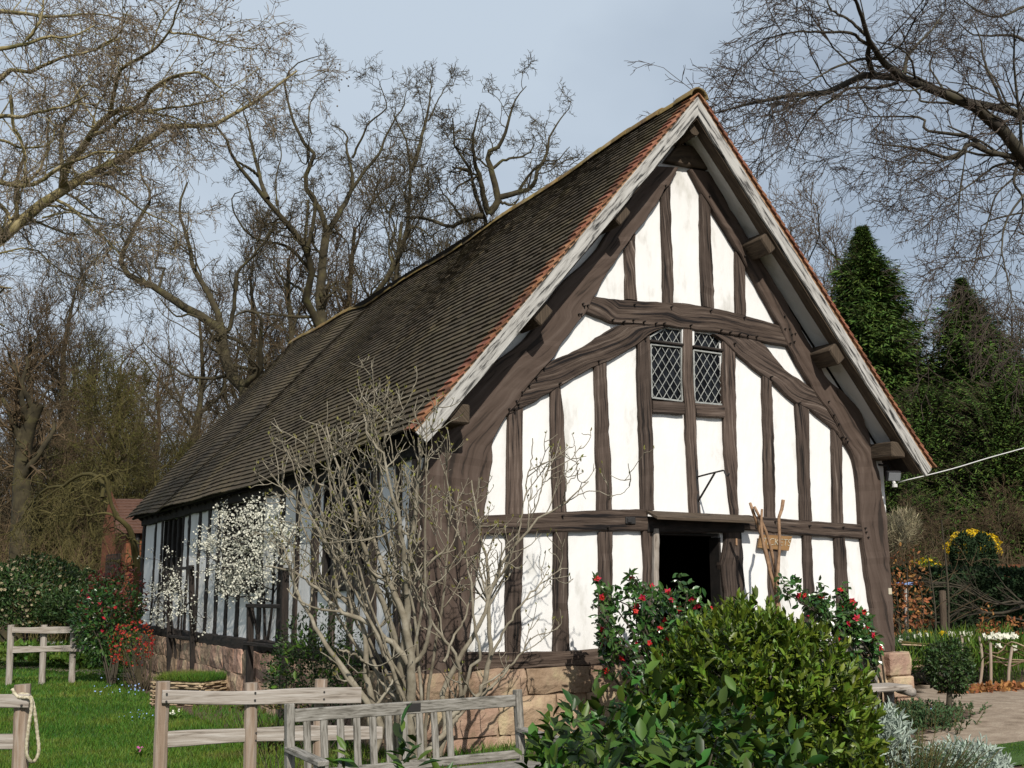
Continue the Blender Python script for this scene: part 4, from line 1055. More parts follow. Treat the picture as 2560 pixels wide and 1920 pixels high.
# camellias against the gable: open, with shoots, glossy leaves and red blooms
def camellia(name, label, shoots, base, depth_y, seed, L=.095, nf=3, fm='redfl', fsize=.085, twl=.40, lpm=1.3):
    rng = np.random.default_rng(seed)
    o = empty(name, base, label, 'shrub')
    tips = np.array([on(1, depth_y + rng.normal() * .12, u, v) for u, v in shoots])
    P, R = stems_to(rng, np.asarray(base, float), tips, .014, .005, K=10, bow=.12)
    tw, tr_ = grow(P, R, rng, 7, twl, (25, 60), 6, .18, (0, 0, .14), .45, .6, .0025)
    mb = MB()
    for a, b in ((P, R), (tw, tr_)):
        V, F, uv = tubes(a, b, 5); mb.add(V, [F], uv)
    mb.build('stems', M['barkbeech'], o, True)
    Pt = np.concatenate([tw[:, k] for k in (1, 2, 3, 4, 5, 5)] + [P[:, k] for k in (8, 9)])
    rep = int(3 * lpm); Pt = np.repeat(Pt, rep, 0) + rng.normal(size=(len(Pt) * rep, 3)) * .022; n = len(Pt)
    V, F = leaves(Pt, unit(rng.normal(size=(n, 3)) + (0, -.3, -.25)), unit(rng.normal(size=(n, 3)) * .6 + (0, -.5, .7)), L * rng.uniform(.6, 1.15, n), L * .5 * rng.uniform(.8, 1.1, n), 'leaf')
    mk('foliage', V, F, M['camleaf'], o)
    tp = tw[:, -1]; tp = tp[rng.permutation(len(tp))[:nf]] + (0, -.03, 0)
    add_flowers(o, rng, tp, np.tile(np.array([-.25, -1, .2]), (len(tp), 1)), fsize, 3, fm)
    return o
camellia('camellia', 'red flowered camellia climbing left of the open doorway', [(1505, 1470), (1530, 1500), (1580, 1440), (1610, 1465), (1640, 1500), (1500, 1530), (1560, 1560), (1680, 1500), (1720, 1480), (1745, 1510), (1600, 1560), (1640, 1580), (1540, 1610), (1590, 1490), (1570, 1640), (1700, 1560)], (-.75, -.75, -.1), -.85, 51, nf=44)
camellia('camellia', 'red flowered camellia behind the bay bush by the right gable post', [(1960, 1480), (1995, 1465), (2010, 1480), (2040, 1500), (2080, 1490), (2110, 1490), (2130, 1520), (2090, 1530), (2145, 1570), (2060, 1540), (2110, 1560), (2160, 1550)], (2.1, -.7, -.05), -.8, 52, nf=24)
# ------------------------------------------------------------------ the bare fig
def branches(name_o, levels, mat, par, S=5, mat2=None):
    mb = MB(); mi = []
    for k, (P, R) in enumerate(levels):
        V, F, uv = tubes(P, R, S if R.max() > .012 else 4 if R.max() > .006 else 3); mb.add(V, [F], uv); mi.append(np.full(len(F), 0 if mat2 is None or k == 0 else 1))
    return mk(name_o, np.concatenate(mb.V), mb.P, [M[mat]] + ([M[mat2]] if mat2 else []), par, True, np.concatenate(mb.UV), np.concatenate(mi))
rngx = np.random.default_rng(60)
a3 = lambda x, y: (680 + x * .2411, 1350 + y * .2411)
a2 = lambda x, y: (680 + x * .2411, 1050 + y * .2411)
aE = lambda x, y: (640 + x * .3436, 1500 + y * .3436)
FIG = [  # stem outlines: (points, start radius, end radius, depth at start, depth at end)
    ([aE(1060, 1150), aE(1060, 1060), aE(1050, 700), aE(1060, 500), aE(1085, 250), a3(1380, 850), a3(1415, 600), a3(1425, 300), a2(1430, 1300), a2(1470, 1100), a2(1490, 900), a2(1500, 650), a2(1530, 400), a2(1520, 180)], .060, .010, 9.5, 9.3),
    ([aE(1140, 1150), aE(1130, 1060), aE(1120, 700), aE(1140, 490), a3(1440, 1270), a3(1450, 1150), a3(1380, 900), a3(1330, 700), a3(1270, 560), a3(1200, 400), a3(1130, 200), a3(1060, 0), a2(980, 1050), a2(920, 900), a2(890, 720), a2(870, 500)], .058, .009, 9.3, 9.6),
    ([a3(1450, 1280), a3(1570, 1180), a3(1620, 1000), a3(1640, 850), a3(1600, 600), a3(1540, 350)], .026, .009, 9.3, 9.0),
    ([a3(1420, 1280), a3(1250, 1080), a3(1100, 950), a3(960, 840), a3(760, 760), a3(620, 640), a3(480, 530), a3(350, 420), a3(230, 330), a3(100, 290), a3(-60, 270)], .034, .009, 9.3, 9.9),
    ([a3(1320, 1100), a3(1240, 900), a3(1170, 720), a3(1110, 550), a3(1050, 400), a3(990, 200), a3(940, 0), a2(880, 1050), a2(850, 900), a2(780, 700), a2(700, 500), a2(640, 350), a2(600, 180), a2(560, 60)], .034, .008, 9.5, 9.7),
    ([a3(1180, 1200), a3(1080, 950), a3(1000, 780), a3(950, 600), a3(850, 350), a3(780, 200), a3(720, 100), a2(700, 1300), a2(620, 1150), a2(560, 1050), a2(430, 950), a2(300, 880), a2(200, 750), a2(60, 620), a2(-20, 560)], .036, .007, 9.6, 10.0),
    ([aE(870, 1100), aE(900, 900), a3(1000, 1500), a3(980, 1200), a3(960, 950), a3(820, 680), a3(700, 600), a3(660, 400), a3(640, 150), a2(640, 1400), a2(600, 1250), a2(590, 1100), a2(640, 950), a2(690, 800)], .040, .007, 9.3, 9.5),
    ([aE(830, 800), a3(850, 1480), a3(700, 1290), a3(560, 1090), a3(440, 890), a3(340, 700), a3(270, 560), a3(210, 380), a3(190, 270), a3(150, 150), a3(100, 0), a2(70, 1300), a2(20, 1220)], .032, .008, 9.2, 9.9),
    ([aE(850, 1150), aE(838, 900), aE(820, 770), a3(850, 1480)], .036, .031, 9.2, 9.2),
    ([a3(1360, 700), a3(1360, 500), a3(1290, 250), a3(1240, 0), a2(1240, 1100), a2(1190, 900), a2(1130, 850), a2(1030, 770), a2(900, 600), a2(820, 450), a2(740, 280)], .022, .007, 9.4, 9.6),
    ([a3(1390, 550), a2(1380, 1600), a2(1360, 1300), a2(1310, 1000), a2(1240, 750), a2(1190, 550), a2(1150, 350), a2(1080, 250), a2(990, 120), a2(950, -60)], .026, .008, 9.3, 9.2),
    ([a2(1150, 350), a2(1170, 200), a2(1230, 60), a2(1270, -40)], .012, .006, 9.2, 9.1),
    ([a2(830, 1000), a2(700, 880), a2(620, 730), a2(500, 660), a2(420, 540), a2(400, 400), a2(330, 200)], .014, .006, 9.6, 9.6),
    ([a2(620, 730), a2(600, 550), a2(620, 350), a2(680, 200), a2(670, 0)], .012, .006, 9.6, 9.4),
    ([a3(860, 830), a3(960, 1000), a3(1060, 1300), a3(1150, 1500), a3(1300, 1659), aE(1050, 780)], .016, .022, 9.7, 9.4),
    ([a2(1440, 1180), a2(1280, 1140), a2(1100, 1210), a2(900, 1250), a2(700, 1230)], .012, .005, 9.3, 8.9),
    ([a3(700, 1150), a3(850, 1190), a3(960, 1260), a3(1000, 1400)], .010, .016, 9.0, 9.3),
    ([aE(1330, 1120), aE(1380, 960), aE(1365, 650), aE(1400, 560), aE(1480, 430), aE(1560, 300), aE(1650, 130), aE(1700, -40), (1260, 1400), (1315, 1334), (1341, 1302), (1405, 1264), (1448, 1227), (1470, 1205)], .034, .006, 9.3, 9.7),
    ([aE(1640, 800), aE(1660, 600), aE(1700, 400), aE(1692, 200), aE(1695, 0), (1222, 1440), (1215, 1390), (1185, 1250), (1180, 1200)], .032, .007, 9.5, 9.9),
    ([aE(1650, 700), aE(1760, 590), aE(1870, 460), aE(1960, 350), aE(2000, 280)], .020, .006, 9.5, 9.8),
    ([aE(1470, 760), aE(1490, 650), aE(1460, 420), aE(1380, 300), aE(1300, 190), aE(1220, 40), (1040, 1480), (1010, 1400)], .022, .006, 9.4, 9.2),
    ([aE(1720, 390), aE(1800, 230), aE(1890, 90), aE(1960, 0), (1330, 1480), (1375, 1440), (1420, 1420)], .016, .005, 9.5, 9.9),
    ([aE(1370, 440), aE(1440, 270), aE(1520, 120), aE(1560, -60), (1180, 1420)], .015, .006, 9.3, 9.5),
    ([aE(1500, 780), aE(1560, 500), aE(1650, 430), aE(1600, 250), aE(1580, 40), (1160, 1380), (1110, 1260)], .02, .006, 9.4, 9.6),
    ([aE(1380, 960), aE(1430, 850), aE(1530, 740), aE(1620, 700), aE(1640, 620)], .03, .02, 9.3, 9.4),
    ([aE(1240, 1110), aE(1330, 1010), aE(1410, 930), aE(1490, 790)], .03, .025, 9.2, 9.4),
    ([(1295, 1345), (1310, 1260), (1320, 1190), (1330, 1140), (1331, 1095)], .009, .005, 9.7, 9.8),
    ([(1405, 1264), (1420, 1210), (1440, 1190), (1450, 1172)], .007, .004, 9.7, 9.8),
    ([(1410, 1262), (1470, 1228), (1520, 1238), (1555, 1234), (1578, 1210)], .006, .003, 9.7, 9.6),
    ([(1315, 1334), (1350, 1240), (1360, 1200), (1375, 1150)], .008, .004, 9.7, 9.8)]
for k in range(10):                            # the many plainer stems of the fan
    f = (k + .5) / 10; ub = 985 + 95 * rngx.random(); ut = 640 + 480 * f + rngx.normal() * 25; vt = 1010 + 190 * abs(f - .62) * 1.6 + rngx.uniform(-40, 90)
    um = ub * .62 + ut * .38 + (f - .5) * 40 + rngx.normal() * 14
    d = 9.25 + .7 * rngx.random()
    FIG.append(([(ub, 1900), (ub * .9 + um * .1, 1760), (um, 1520 + rngx.normal() * 20), (um * .45 + ut * .55 + rngx.normal() * 12, 1300), (ut, vt)], .017 + .009 * rngx.random(), .005, d, d + rngx.normal() * .25))
def traced(lst, K=18, jit=0.0, rng=None, amp=0.0):
    Ps, Rs = [], []
    for pts, r0, r1, d0, d1 in lst:
        q = resample(pts, K); dd = np.linspace(d0, d1, K)
        if rng is not None: dd = dd + amp * np.sin(np.linspace(0, PI, K)) * rng.normal()
        Ps.append(np.array([at(u, v, d) for (u, v), d in zip(q, dd)])); Rs.append(np.linspace(r0, r1, K))
    return np.array(Ps), np.array(Rs)
rng = np.random.default_rng(61)
fig = empty('fig_tree', gp(1015, 9.4), 'bare pale many stemmed fig spreading over the left gable corner behind the bench', 'tree')
P0, R0 = traced(FIG, 22, rng=rng, amp=.12)
P0 = P0 + rng.normal(size=P0.shape) * .006; R0 = R0 * .86
len0 = np.linalg.norm(np.diff(P0, axis=1), axis=2).sum(1)
P1, R1 = grow(P0, R0, rng, np.maximum(2, (len0 * 3.9)).astype(int), .60, (30, 60), 7, .17, (0, -.02, .13), .42, .62, .0058, .5)
P2, R2 = grow(P1, R1, rng, 2, .34, (30, 65), 6, .20, (0, 0, .14), .3, .75, .0048, .6)
P3, R3 = grow(P2, R2, rng, 1, .16, (30, 70), 5, .2, (0, 0, .16), .3, .8, .0036, .7)
branches('trunk', [(P0, R0)], 'barkfig', fig, 8)
branches('twigs', [(P1, R1), (P2, R2), (P3, R3)], 'barkfig', fig)
bt_ = np.concatenate([P2[:, -1], P3[:, -1], P1[:, -1]]); bt_ = bt_[rng.random(len(bt_)) < .6]
n = len(bt_)
V, F = leaves(bt_, unit(np.array([0, 0, 1.0]) + rng.normal(size=(n, 3)) * .4), rdir(rng, n), rng.uniform(.02, .045, n), rng.uniform(.012, .02, n), 'leaf')
V2, F2 = leaves(bt_, unit(np.array([0, 0, 1.0]) + rng.normal(size=(n, 3)) * .4), rdir(rng, n), rng.uniform(.02, .04, n), rng.uniform(.012, .02, n), 'leaf')
mk('buds', np.concatenate([V, V2]), [np.concatenate([F[0], F2[0] + len(V)]), np.concatenate([F[1], F2[1] + len(V)])], M['bud'], fig)
# stubby sawn root stock
# ------------------------------------------------------------------ blossom trees on trellis frames along the side wall
def blossom(label, D, u0, slope, limbs, crown, nfl, seed, tw=34):
    rng = np.random.default_rng(seed); sl_ = lambda u: slope * (u - u0)   # the tree is trained flat along the wall
    limbs = [(p, a, b, c + sl_(p[0][0]), d + sl_(p[-1][0])) for p, a, b, c, d in limbs]
    o = empty('blossom_tree', gp(u0, D), label, 'tree')
    P, R = traced(limbs, 12, rng=rng, amp=.2)
    A, RA = grow(P, R, rng, 8, .55, (30, 75), 6, .25, (-.02, 0, .02), .35, .6, .004)
    B, RB = grow(A, RA, rng, 3, .26, (30, 75), 5, .25, (0, 0, .02), .2, .7, .0025)
    branches('branches', [(P, R), (A, RA), (B, RB)], 'sidetimber', o)
    pc = []
    for (u, v, ru, rv, w_) in crown:
        k = int(nfl * w_); x = rng.normal(size=(k, 3)); x = unit(x) * (rng.random((k, 1)) ** .45)
        pc.append(np.array([at(u + a * ru, v + b * rv, D - .1 + c_ * .38 + sl_(u + a * ru)) for a, b, c_ in x]))
    pc = np.concatenate(pc)
    pc = np.concatenate([pc, B[:, -1], B[:, 2], A[:, -1]])
    pc = np.repeat(pc, 3, 0) + rng.normal(size=(len(pc) * 3, 3)) * .028
    cl_ = np.sin(pc[:, 0] * 9 + 1.3 * np.sin(pc[:, 2] * 7)) * np.sin(pc[:, 2] * 10 + np.sin(pc[:, 1] * 8)) + .5 * np.sin(pc[:, 1] * 17) * np.sin(pc[:, 0] * 19)
    pc = pc[rng.random(len(pc)) < np.clip(.68 + .7 * cl_, .04, 1)]
    n = len(pc); d = unit(rng.normal(size=(n, 3)) + (-.3, -.8, .3))
    V, F = flowers_mesh(rng, pc, d, .033, 1); mk('blossom', V, F, M['whitefl'], o)
    k = rng.random(n) < .10
    V, F = leaves(pc[k], rdir(rng, k.sum()), rdir(rng, k.sum()), .03, .015, 'dia'); mk('young_leaves', V, F, M['olive'], o)
    return o
b1 = lambda x, y: (340 + x * .2411, 1250 + y * .2411)
blossom('large rounded white blossom tree trained on posts in the middle of the side wall', 14.3, 665, -.0176,
        [([b1(1330, 1700), b1(1340, 1400), b1(1330, 1100), b1(1290, 800), b1(1200, 500), b1(1150, 200), b1(1100, 60)], .03, .008, 14.3, 14.1), ([b1(1330, 1650), b1(1390, 1300), b1(1420, 1000), b1(1430, 700), b1(1460, 400), b1(1470, 150)], .025, .008, 14.3, 14.3),
         ([b1(1300, 1600), b1(1250, 1350), b1(1200, 1100), b1(1100, 850), b1(950, 650), b1(850, 450)], .022, .007, 14.3, 14.1), ([b1(1290, 800), b1(1100, 700), b1(900, 700), b1(750, 550), b1(650, 520)], .014, .006, 14.2, 14.2),
         ([b1(1400, 1050), b1(1200, 1000), b1(1000, 1000), b1(850, 950)], .012, .005, 14.2, 14.0), ([b1(1200, 500), b1(1000, 400), b1(850, 300), b1(800, 250)], .012, .005, 14.1, 14.0), ([b1(1430, 700), b1(1550, 500), b1(1640, 300)], .012, .005, 14.2, 14.0)],
        [(*b1(1080, 480), 95, 100, .42), (*b1(1020, 760), 78, 60, .16), (*b1(1300, 150), 80, 50, .14), (*b1(1250, 700), 60, 60, .10), (*b1(960, 940), 42, 30, .05), (*b1(760, 420), 30, 42, .035), (*b1(1260, 1000), 36, 16, .03), (*b1(640, 600), 22, 26, .012), (*b1(1500, 420), 45, 80, .09), (*b1(900, 120), 22, 30, .03)], 1900, 71)
blossom('small sparse white blossom tree on a frame at the far end of the side wall', 19.0, 430, -.026,
        [([b1(420, 1700), b1(400, 1450), b1(370, 1250), b1(340, 1000), b1(330, 800), b1(290, 680), b1(250, 620)], .025, .008, 19.0, 18.8), ([b1(460, 1650), b1(470, 1300), b1(480, 1000), b1(420, 800), b1(360, 700)], .02, .007, 19.0, 18.8),
         ([b1(400, 1400), b1(300, 1150), b1(220, 1000), b1(130, 850)], .015, .006, 18.9, 18.8), ([b1(470, 1200), b1(560, 1050), b1(600, 1150), b1(630, 1280)], .015, .006, 18.9, 18.7), ([b1(330, 800), b1(200, 1050), b1(150, 1250)], .012, .006, 18.9, 18.7)],
        [(*b1(380, 960), 40, 32, .30), (*b1(380, 800), 24, 28, .14), (*b1(300, 1100), 38, 34, .20), (*b1(470, 1080), 30, 28, .14), (*b1(260, 1270), 22, 18, .07), (*b1(590, 1220), 10, 20, .05), (*b1(270, 690), 12, 16, .04), (*b1(160, 920), 16, 30, .06)], 380, 72)
def trellis(label, D, posts, bars):
    o = empty('trellis_frame', gp(posts[0][0], D), label, 'trellis', None)
    for (u, v, uu, D) in posts:
        b = gp(uu, D, -.2); tp = at(u, v, D * .983 - .16); mb = MB(); mb.beam(b, tp, .085, .085, (1, 0, 0), .01); mb.build('post', M['sidetimber'], o)
    for (u0, v0, u1, v1, Da, Db) in bars:
        mb = MB(); mb.beam(at(u0, v0, Da * .983 - .23), at(u1, v1, Db * .983 - .23), .03, .05); mb.build('crossbar', M['sidetimber'], o)
    return o
trellis('dark timber trellis frame carrying the large blossom tree', 14.9, [(626, 1512, 622, 15.0), (713, 1420, 705, 13.65)], [(616, 1514, 708, 1516, 15.1, 13.7), (610, 1608, 700, 1618, 15.1, 13.7)])
trellis('dark timber trellis frame carrying the small blossom tree', 19.5, [(423, 1500, 424, 19.6), (478, 1413, 485, 18.1)], [(436, 1421, 482, 1420, 19.2, 18.0), (420, 1590, 490, 1598, 19.6, 18.0)])
# ------------------------------------------------------------------ shrubs beside and in front of the hall
def put(u, v, D): return at(u, v, D)
shrub('jasmine_shrub', 'dark fine leaved shrub at the wall foot left of the fig', 'shrub', put(790, 1680, 11.0), (.55, .45, .62), 3600, .045, .4, 'rhodo', 81, base=gp(800, 11.0), shell=.3, up=.1, jit=.9, stems=14, sr=.007, extra=(160, 'fresh', 1.9, (-.1, -.2, -.1), .8))
shrub('camellia', 'rounded glossy shrub with few pink blooms left of the hall end', 'shrub', put(268, 1556, 20.3), (.64, .6, .86), 2600, .085, .5, 'camleaf', 82, base=gp(275, 20.3), shell=.35, up=.0, jit=.8, flowers=(7, 'redfl', .09, -.9), stems=9, sr=.02, extra=(420, 'redleaf', 1.0, (0.1, 0, .22), .95))
shrub('flowering_quince', 'orange red flowered quince at the far end of the stone plinth', 'shrub', put(330, 1612, 19.0), (.36, .34, .40), 420, .035, .5, 'fresh', 83, base=gp(345, 19.0), shell=.2, flowers=(300, 'orangefl', .05, -.85), stems=34, stem_mat='barkoak', sr=.010)
shrub('flowering_hedge', 'big dark evergreen hedge of faded flower heads on the left', 'hedge', put(70, 1500, 27), (2.0, 1.5, 1.0), 9000, .11, .42, 'rhodo', 84, base=gp(70, 27), shell=.55, up=.3, jit=.7, flowers=(520, 'palefl', .09, -.6), stems=8, sr=.03, low=-.7)
shrub('flowering_hedge', 'left end of the evergreen hedge running out of the picture', 'hedge', put(-160, 1495, 27.5), (1.9, 1.5, 1.1), 7000, .11, .42, 'rhodo', 85, base=gp(-160, 27.5), shell=.55, up=.3, jit=.7, flowers=(360, 'palefl', .09, -.6), stems=8, sr=.03, low=-.7)
shrub('evergreen_shrub', 'low dark evergreen shrub between the hedge and the brick house', 'shrub', put(190, 1520, 26), (.9, .9, .5), 3000, .10, .42, 'rhodo', 86, base=gp(190, 26), shell=.5, up=.3, jit=.7, stems=6, low=-.7)
for k, (u, D, rx, lab) in enumerate([(-10, 25.6, .9, 'clump of broad bright leaves by the path at the left edge'), (60, 25.2, .55, 'clump of broad bright leaves behind the first far fence post'), (135, 24.6, .5, 'clump of broad bright leaves behind the middle far fence post'), (200, 24.2, .5, 'clump of broad bright leaves beside the glossy pink flowered shrub')]):
    c = gp(u, D, .18); shrub('bergenia', lab, 'plant', c, (rx, .45, .28), 700, .16, .6, 'fresh', 90 + k, base=gp(u, D), shell=.2, up=.7, jit=.6, stems=0, low=-.1)
def narcissus(label, u, D, n, spread, fm, seed, h=.34, fs=.075, gname='white and yellow narcissi in the beds'):
    rng = np.random.default_rng(seed); b = gp(u, D)
    o = empty('narcissus', b, label, 'flower', gname)
    q = rng.normal(size=(n * 6, 2)) * spread; z = ground(b[0] + q[:, 0], b[1] + q[:, 1])
    bp_ = np.stack([b[0] + q[:, 0], b[1] + q[:, 1], z], 1)
    d = unit(np.array([0, 0, 1.0]) + rng.normal(size=(len(bp_), 3)) * .22)
    V, F = leaves(bp_, d, rdir(rng, len(bp_)), h * rng.uniform(.7, 1.1, len(bp_)), .014, 'dia'); mk('leaves', V, F, M['fresh'], o)
    fp = bp_[:n] + d[:n] * h * 1.1
    add_flowers(o, rng, fp, np.tile(np.array([-.3, -1, .25]), (n, 1)), fs, 2, fm)
    return o
narcissus('drift of white narcissi in front of the dark hedge on the left', 135, 25.8, 20, .45, 'whitefl', 101, .42, .12)
narcissus('second patch of white narcissi to the right in front of the hedge', 165, 25.2, 14, .35, 'whitefl', 102, .40, .12)
# wattle bed with turf
wb_ = empty('wattle_bed', gp(440, 15.5), 'raised bed woven from split rods and topped with grass', 'planter')
bx0, bx1 = at(385, 1690, 15.5), at(505, 1690, 15.2)
ax_ = unit((bx1 - bx0) * (1, 1, 0)); ay_ = np.array([-ax_[1], ax_[0], 0]); Lw = np.linalg.norm((bx1 - bx0)[:2])
zb = float(ground(bx0[0], bx0[1])); zt = at(440, 1700, 15.4)[2]
crn = [bx0, bx0 + ax_ * Lw, bx0 + ax_ * Lw + ay_ * .7, bx0 + ay_ * .7]
wm = MB(); rng = np.random.default_rng(111)
for a, b in ((0, 1), (1, 2), (2, 3), (3, 0)):
    p, q = crn[a].copy(), crn[b].copy(); nrm = unit(np.cross(q - p, (0, 0, 1)) * (1, 1, 0)); Ls = np.linalg.norm((q - p)[:2]); m = max(3, int(Ls / .16))
    for r in range(13):
        z = zb - .02 + (zt - zb) * (r + .5) / 13; t = np.linspace(-.04, 1.04, m * 4 + 1)
        pts = p[None] * (1 - t[:, None]) + q[None] * t[:, None]; pts[:, 2] = z + rng.normal() * .006
        pts = pts + nrm * (np.cos(t * m * PI + (r % 2) * PI) * .022)[:, None]
        wm.tube(pts, .011 + rng.random() * .006, 5)
wm.build('woven_wall', M['wattle'], wb_, True)
wm = MB(); wm.add([c_ * (1, 1, 0) + (0, 0, zt - .02) for c_ in crn], [np.array([[0, 1, 2, 3]])]); wm.build('soil', M['soil'], wb_)
n = 5200; t = rng.random((n, 2)); bp_ = bx0 + ax_ * (t[:, :1] * Lw) + ay_ * (t[:, 1:] * .7); bp_[:, 2] = zt - .02
V, F = leaves(bp_, unit(np.array([0, 0, 1.]) + rng.normal(size=(n, 3)) * .4), rdir(rng, n), .12 * rng.uniform(.5, 1.3, n), .006, 'dia'); mk('turf', V, F, M['blade'], wb_)['kind'] = 'stuff'
# little flowers
def posy(label, u, v, n, fm, s, seed, spread=.06, leafy=30, D=None):
    rng = np.random.default_rng(seed)
    if D is None:
        p = on(2, -.30, u, v); D = (p[0] - CAM[0]) * FH[0] + (p[1] - CAM[1]) * FH[1]
    b = gp(u, D); o = empty('primrose', b, label, 'flower', 'small spring flowers in the grass and soil')
    q = rng.normal(size=(n, 3)) * spread; p = b + q * (1, 1, .3) + (0, 0, .07)
    add_flowers(o, rng, p, np.tile(np.array([-.2, -.6, .8]), (n, 1)), s, 1, fm)
    q = rng.normal(size=(leafy, 3)) * spread * 1.1; p = b + q * (1, 1, 0)
    V, F = leaves(p, unit(q * (1, 1, 0) + (0, 0, .04)), np.tile(np.array([0, 0, 1.]), (leafy, 1)), .09, .035, 'leaf'); mk('leaves', V, F, M['fresh'], o)
posy('cream primrose clump beside the first post of the middle fence', 433, 1800, 14, 'whitefl', .035, 121)
posy('pale blue flowers in the lawn left of the middle fence', 350, 1800, 18, 'bluefl', .022, 122, .12)
posy('single pinkish bloom low in the lawn near the middle fence', 352, 1893, 4, 'pinkfl', .04, 123, .04)
posy('magenta primrose clump seen between the bench slats', 918, 1880, 22, 'pinkfl', .032, 124, .05)
posy('pink primrose seen behind the left bench slats', 783, 1868, 8, 'pinkfl', .03, 125, .04)
posy('blue flowers scattered on the grass below the glossy left shrub', 290, 1680, 40, 'bluefl', .03, 126, .25, D=18.5)
posy('violet pansies at the foot of the clipped standard holly', 2322, 1792, 6, 'bluefl', .03, 127, .05, D=12.2)
shrub('rose_shoot', 'yellowish young rose leaves growing through the middle fence', 'shrub', put(665, 1760, 9.0), (.36, .12, .05), 110, .045, .45, 'olive', 128, base=gp(690, 9.0), shell=.1, up=0, jit=1, stems=8, sr=.004)
shrub('rose_shoot', 'second tangle of rose leaves low behind the bench end', 'shrub', put(690, 1845, 8.9), (.28, .12, .10), 90, .045, .45, 'olive', 129, base=gp(700, 8.9), shell=.1, up=0, jit=1, stems=6, sr=.004)
# ------------------------------------------------------------------ right hand garden
def upright_spray(name, label, cat, b, n, h, sp, L, ar, mat, seed, kind='dia', lean=.5):
    rng = np.random.default_rng(seed); o = empty(name, b, label, cat)
    m = n // 14; q = rng.normal(size=(m, 2)) * sp
    st = np.stack([b[0] + q[:, 0], b[1] + q[:, 1], ground(b[0] + q[:, 0], b[1] + q[:, 1])], 1)
    d = unit(np.concatenate([q * lean / max(sp, .01) * .5, np.ones((m, 1))], 1) + rng.normal(size=(m, 3)) * .15)
    hh = h * rng.uniform(.6, 1.15, m)
    K = 6; t = np.linspace(0, 1, K)[None, :, None]
    P = st[:, None] + d[:, None] * t * hh[:, None, None] + np.array([0, 0, 1]) * 0
    V, F, _ = tubes(P, np.linspace(.005, .0025, K)[None].repeat(m, 0), 3); mk('stems', V, [F], M['twiggreen'], o)
    r = rng.integers(0, m, n); tt = rng.random(n) ** .7
    p = st[r] + d[r] * (tt * hh[r])[:, None]
    dd = unit(d[r] * .7 + rdir(rng, n) * .8)
    V, F = leaves(p, dd, rdir(rng, n), L * rng.uniform(.6, 1.2, n), L * ar, kind); mk('foliage', V, F, M[mat], o)
    return o
upright_spray('rosemary', 'dark green rosemary leaning out between the bay bush and the silver plant', 'plant', gp(2262, 8.4), 4200, .36, .15, .045, .14, 'herb', 201, lean=.7)
upright_spray('garden_herb', 'leafy green herb around the log seat leg', 'plant', gp(2288, 11.3), 2600, .24, .20, .05, .35, 'herb', 202, 'leaf')
upright_spray('garden_herb', 'low green plant under the standard holly', 'plant', gp(2360, 12.3), 700, .14, .14, .04, .4, 'herb', 203, 'leaf')
shrub('silver_plant', 'mound of silver grey felted leaves at the bottom right edge of the path', 'plant', put(2412, 1935, 8.3), (.36, .34, .22), 2400, .075, .22, 'silver', 204, base=gp(2420, 8.2), shell=.3, up=.6, jit=.7, stems=0, low=-.3)
shrub('silver_plant', 'silver leaved shrub against the right flank of the bay bush', 'plant', put(2205, 1875, 8.0), (.22, .22, .30), 1300, .075, .20, 'silver', 205, base=gp(2205, 8.0), shell=.3, up=.6, jit=.7, stems=4, low=-.5, sr=.006)
# clipped standard holly
hb = gp(2367, 12.15); holly = empty('standard_holly', hb, 'clipped standard holly with a round head beside the path', 'tree')
hc = at(2373, 1668, 11.9)
mb = MB(); mb.tube(resample([hb - (0, 0, .05), hb * .6 + hc * .4 + (.02, 0, 0), hc], 9), np.linspace(.035, .022, 9), 8)
rng = np.random.default_rng(211)
ps, _ = ell_points(rng, 16, hc, (.18, .18, .16), .7)
P, R = stems_to(rng, hb * .45 + hc * .55, ps, .014, .005); V, F, uv = tubes(P, R, 5); mb.add(V, [F], uv); mb.build('trunk', M['barkbeech'], holly, True)
pos, d = ell_points(rng, 2600, hc, (.265, .26, .285), .6); V, F = leafmesh(rng, pos, d, .045, .5, .1, .8); mk('crown', V, F, M['rhodo'], holly)
# woven hazel fence
hz = empty('woven_fence', gp(2450, 15.3), 'low woven hazel rod fence along the bed right of the path', 'fence')
hp = [(2226, 1660, 1560, 16.4), (2408, 1770, 1640, 15.6), (2450, 1725, 1600, 15.4), (2480, 1735, 1655, 15.2), (2530, 1738, 1610, 15.0), (2600, 1740, 1600, 14.8)]
rng = np.random.default_rng(212); tops = []
for (u, vb, vt, D) in hp:
    b = gp(u + rng.normal() * 8, D, -.1); t_ = at(u, vt, D); t_[2] = b[2] + .1 + rng.uniform(.5, .68); tops.append(t_)
    mb = MB(); mb.tube(resample([b, (b + t_) / 2 + rng.normal(size=3) * .02, t_], 7), .021, 7); mb.build('stake', M['oakpost'], hz, True)
for k in range(7):
    mb = MB(); z = rng.uniform(.30, .58); q = []
    for t_ in [tops[1] + (-.9, .3, 0)] + tops[1:] + [tops[-1] + (1.2, -.4, 0)]:
        q.append((t_[0], t_[1] + rng.normal() * .05, float(ground(t_[0], t_[1])) + z + rng.normal() * .06))
    mb.tube(resample(q, 40), .011, 5); mb.build('rod', M['twiggreen'] if k % 2 else M['wattle'], hz, True)
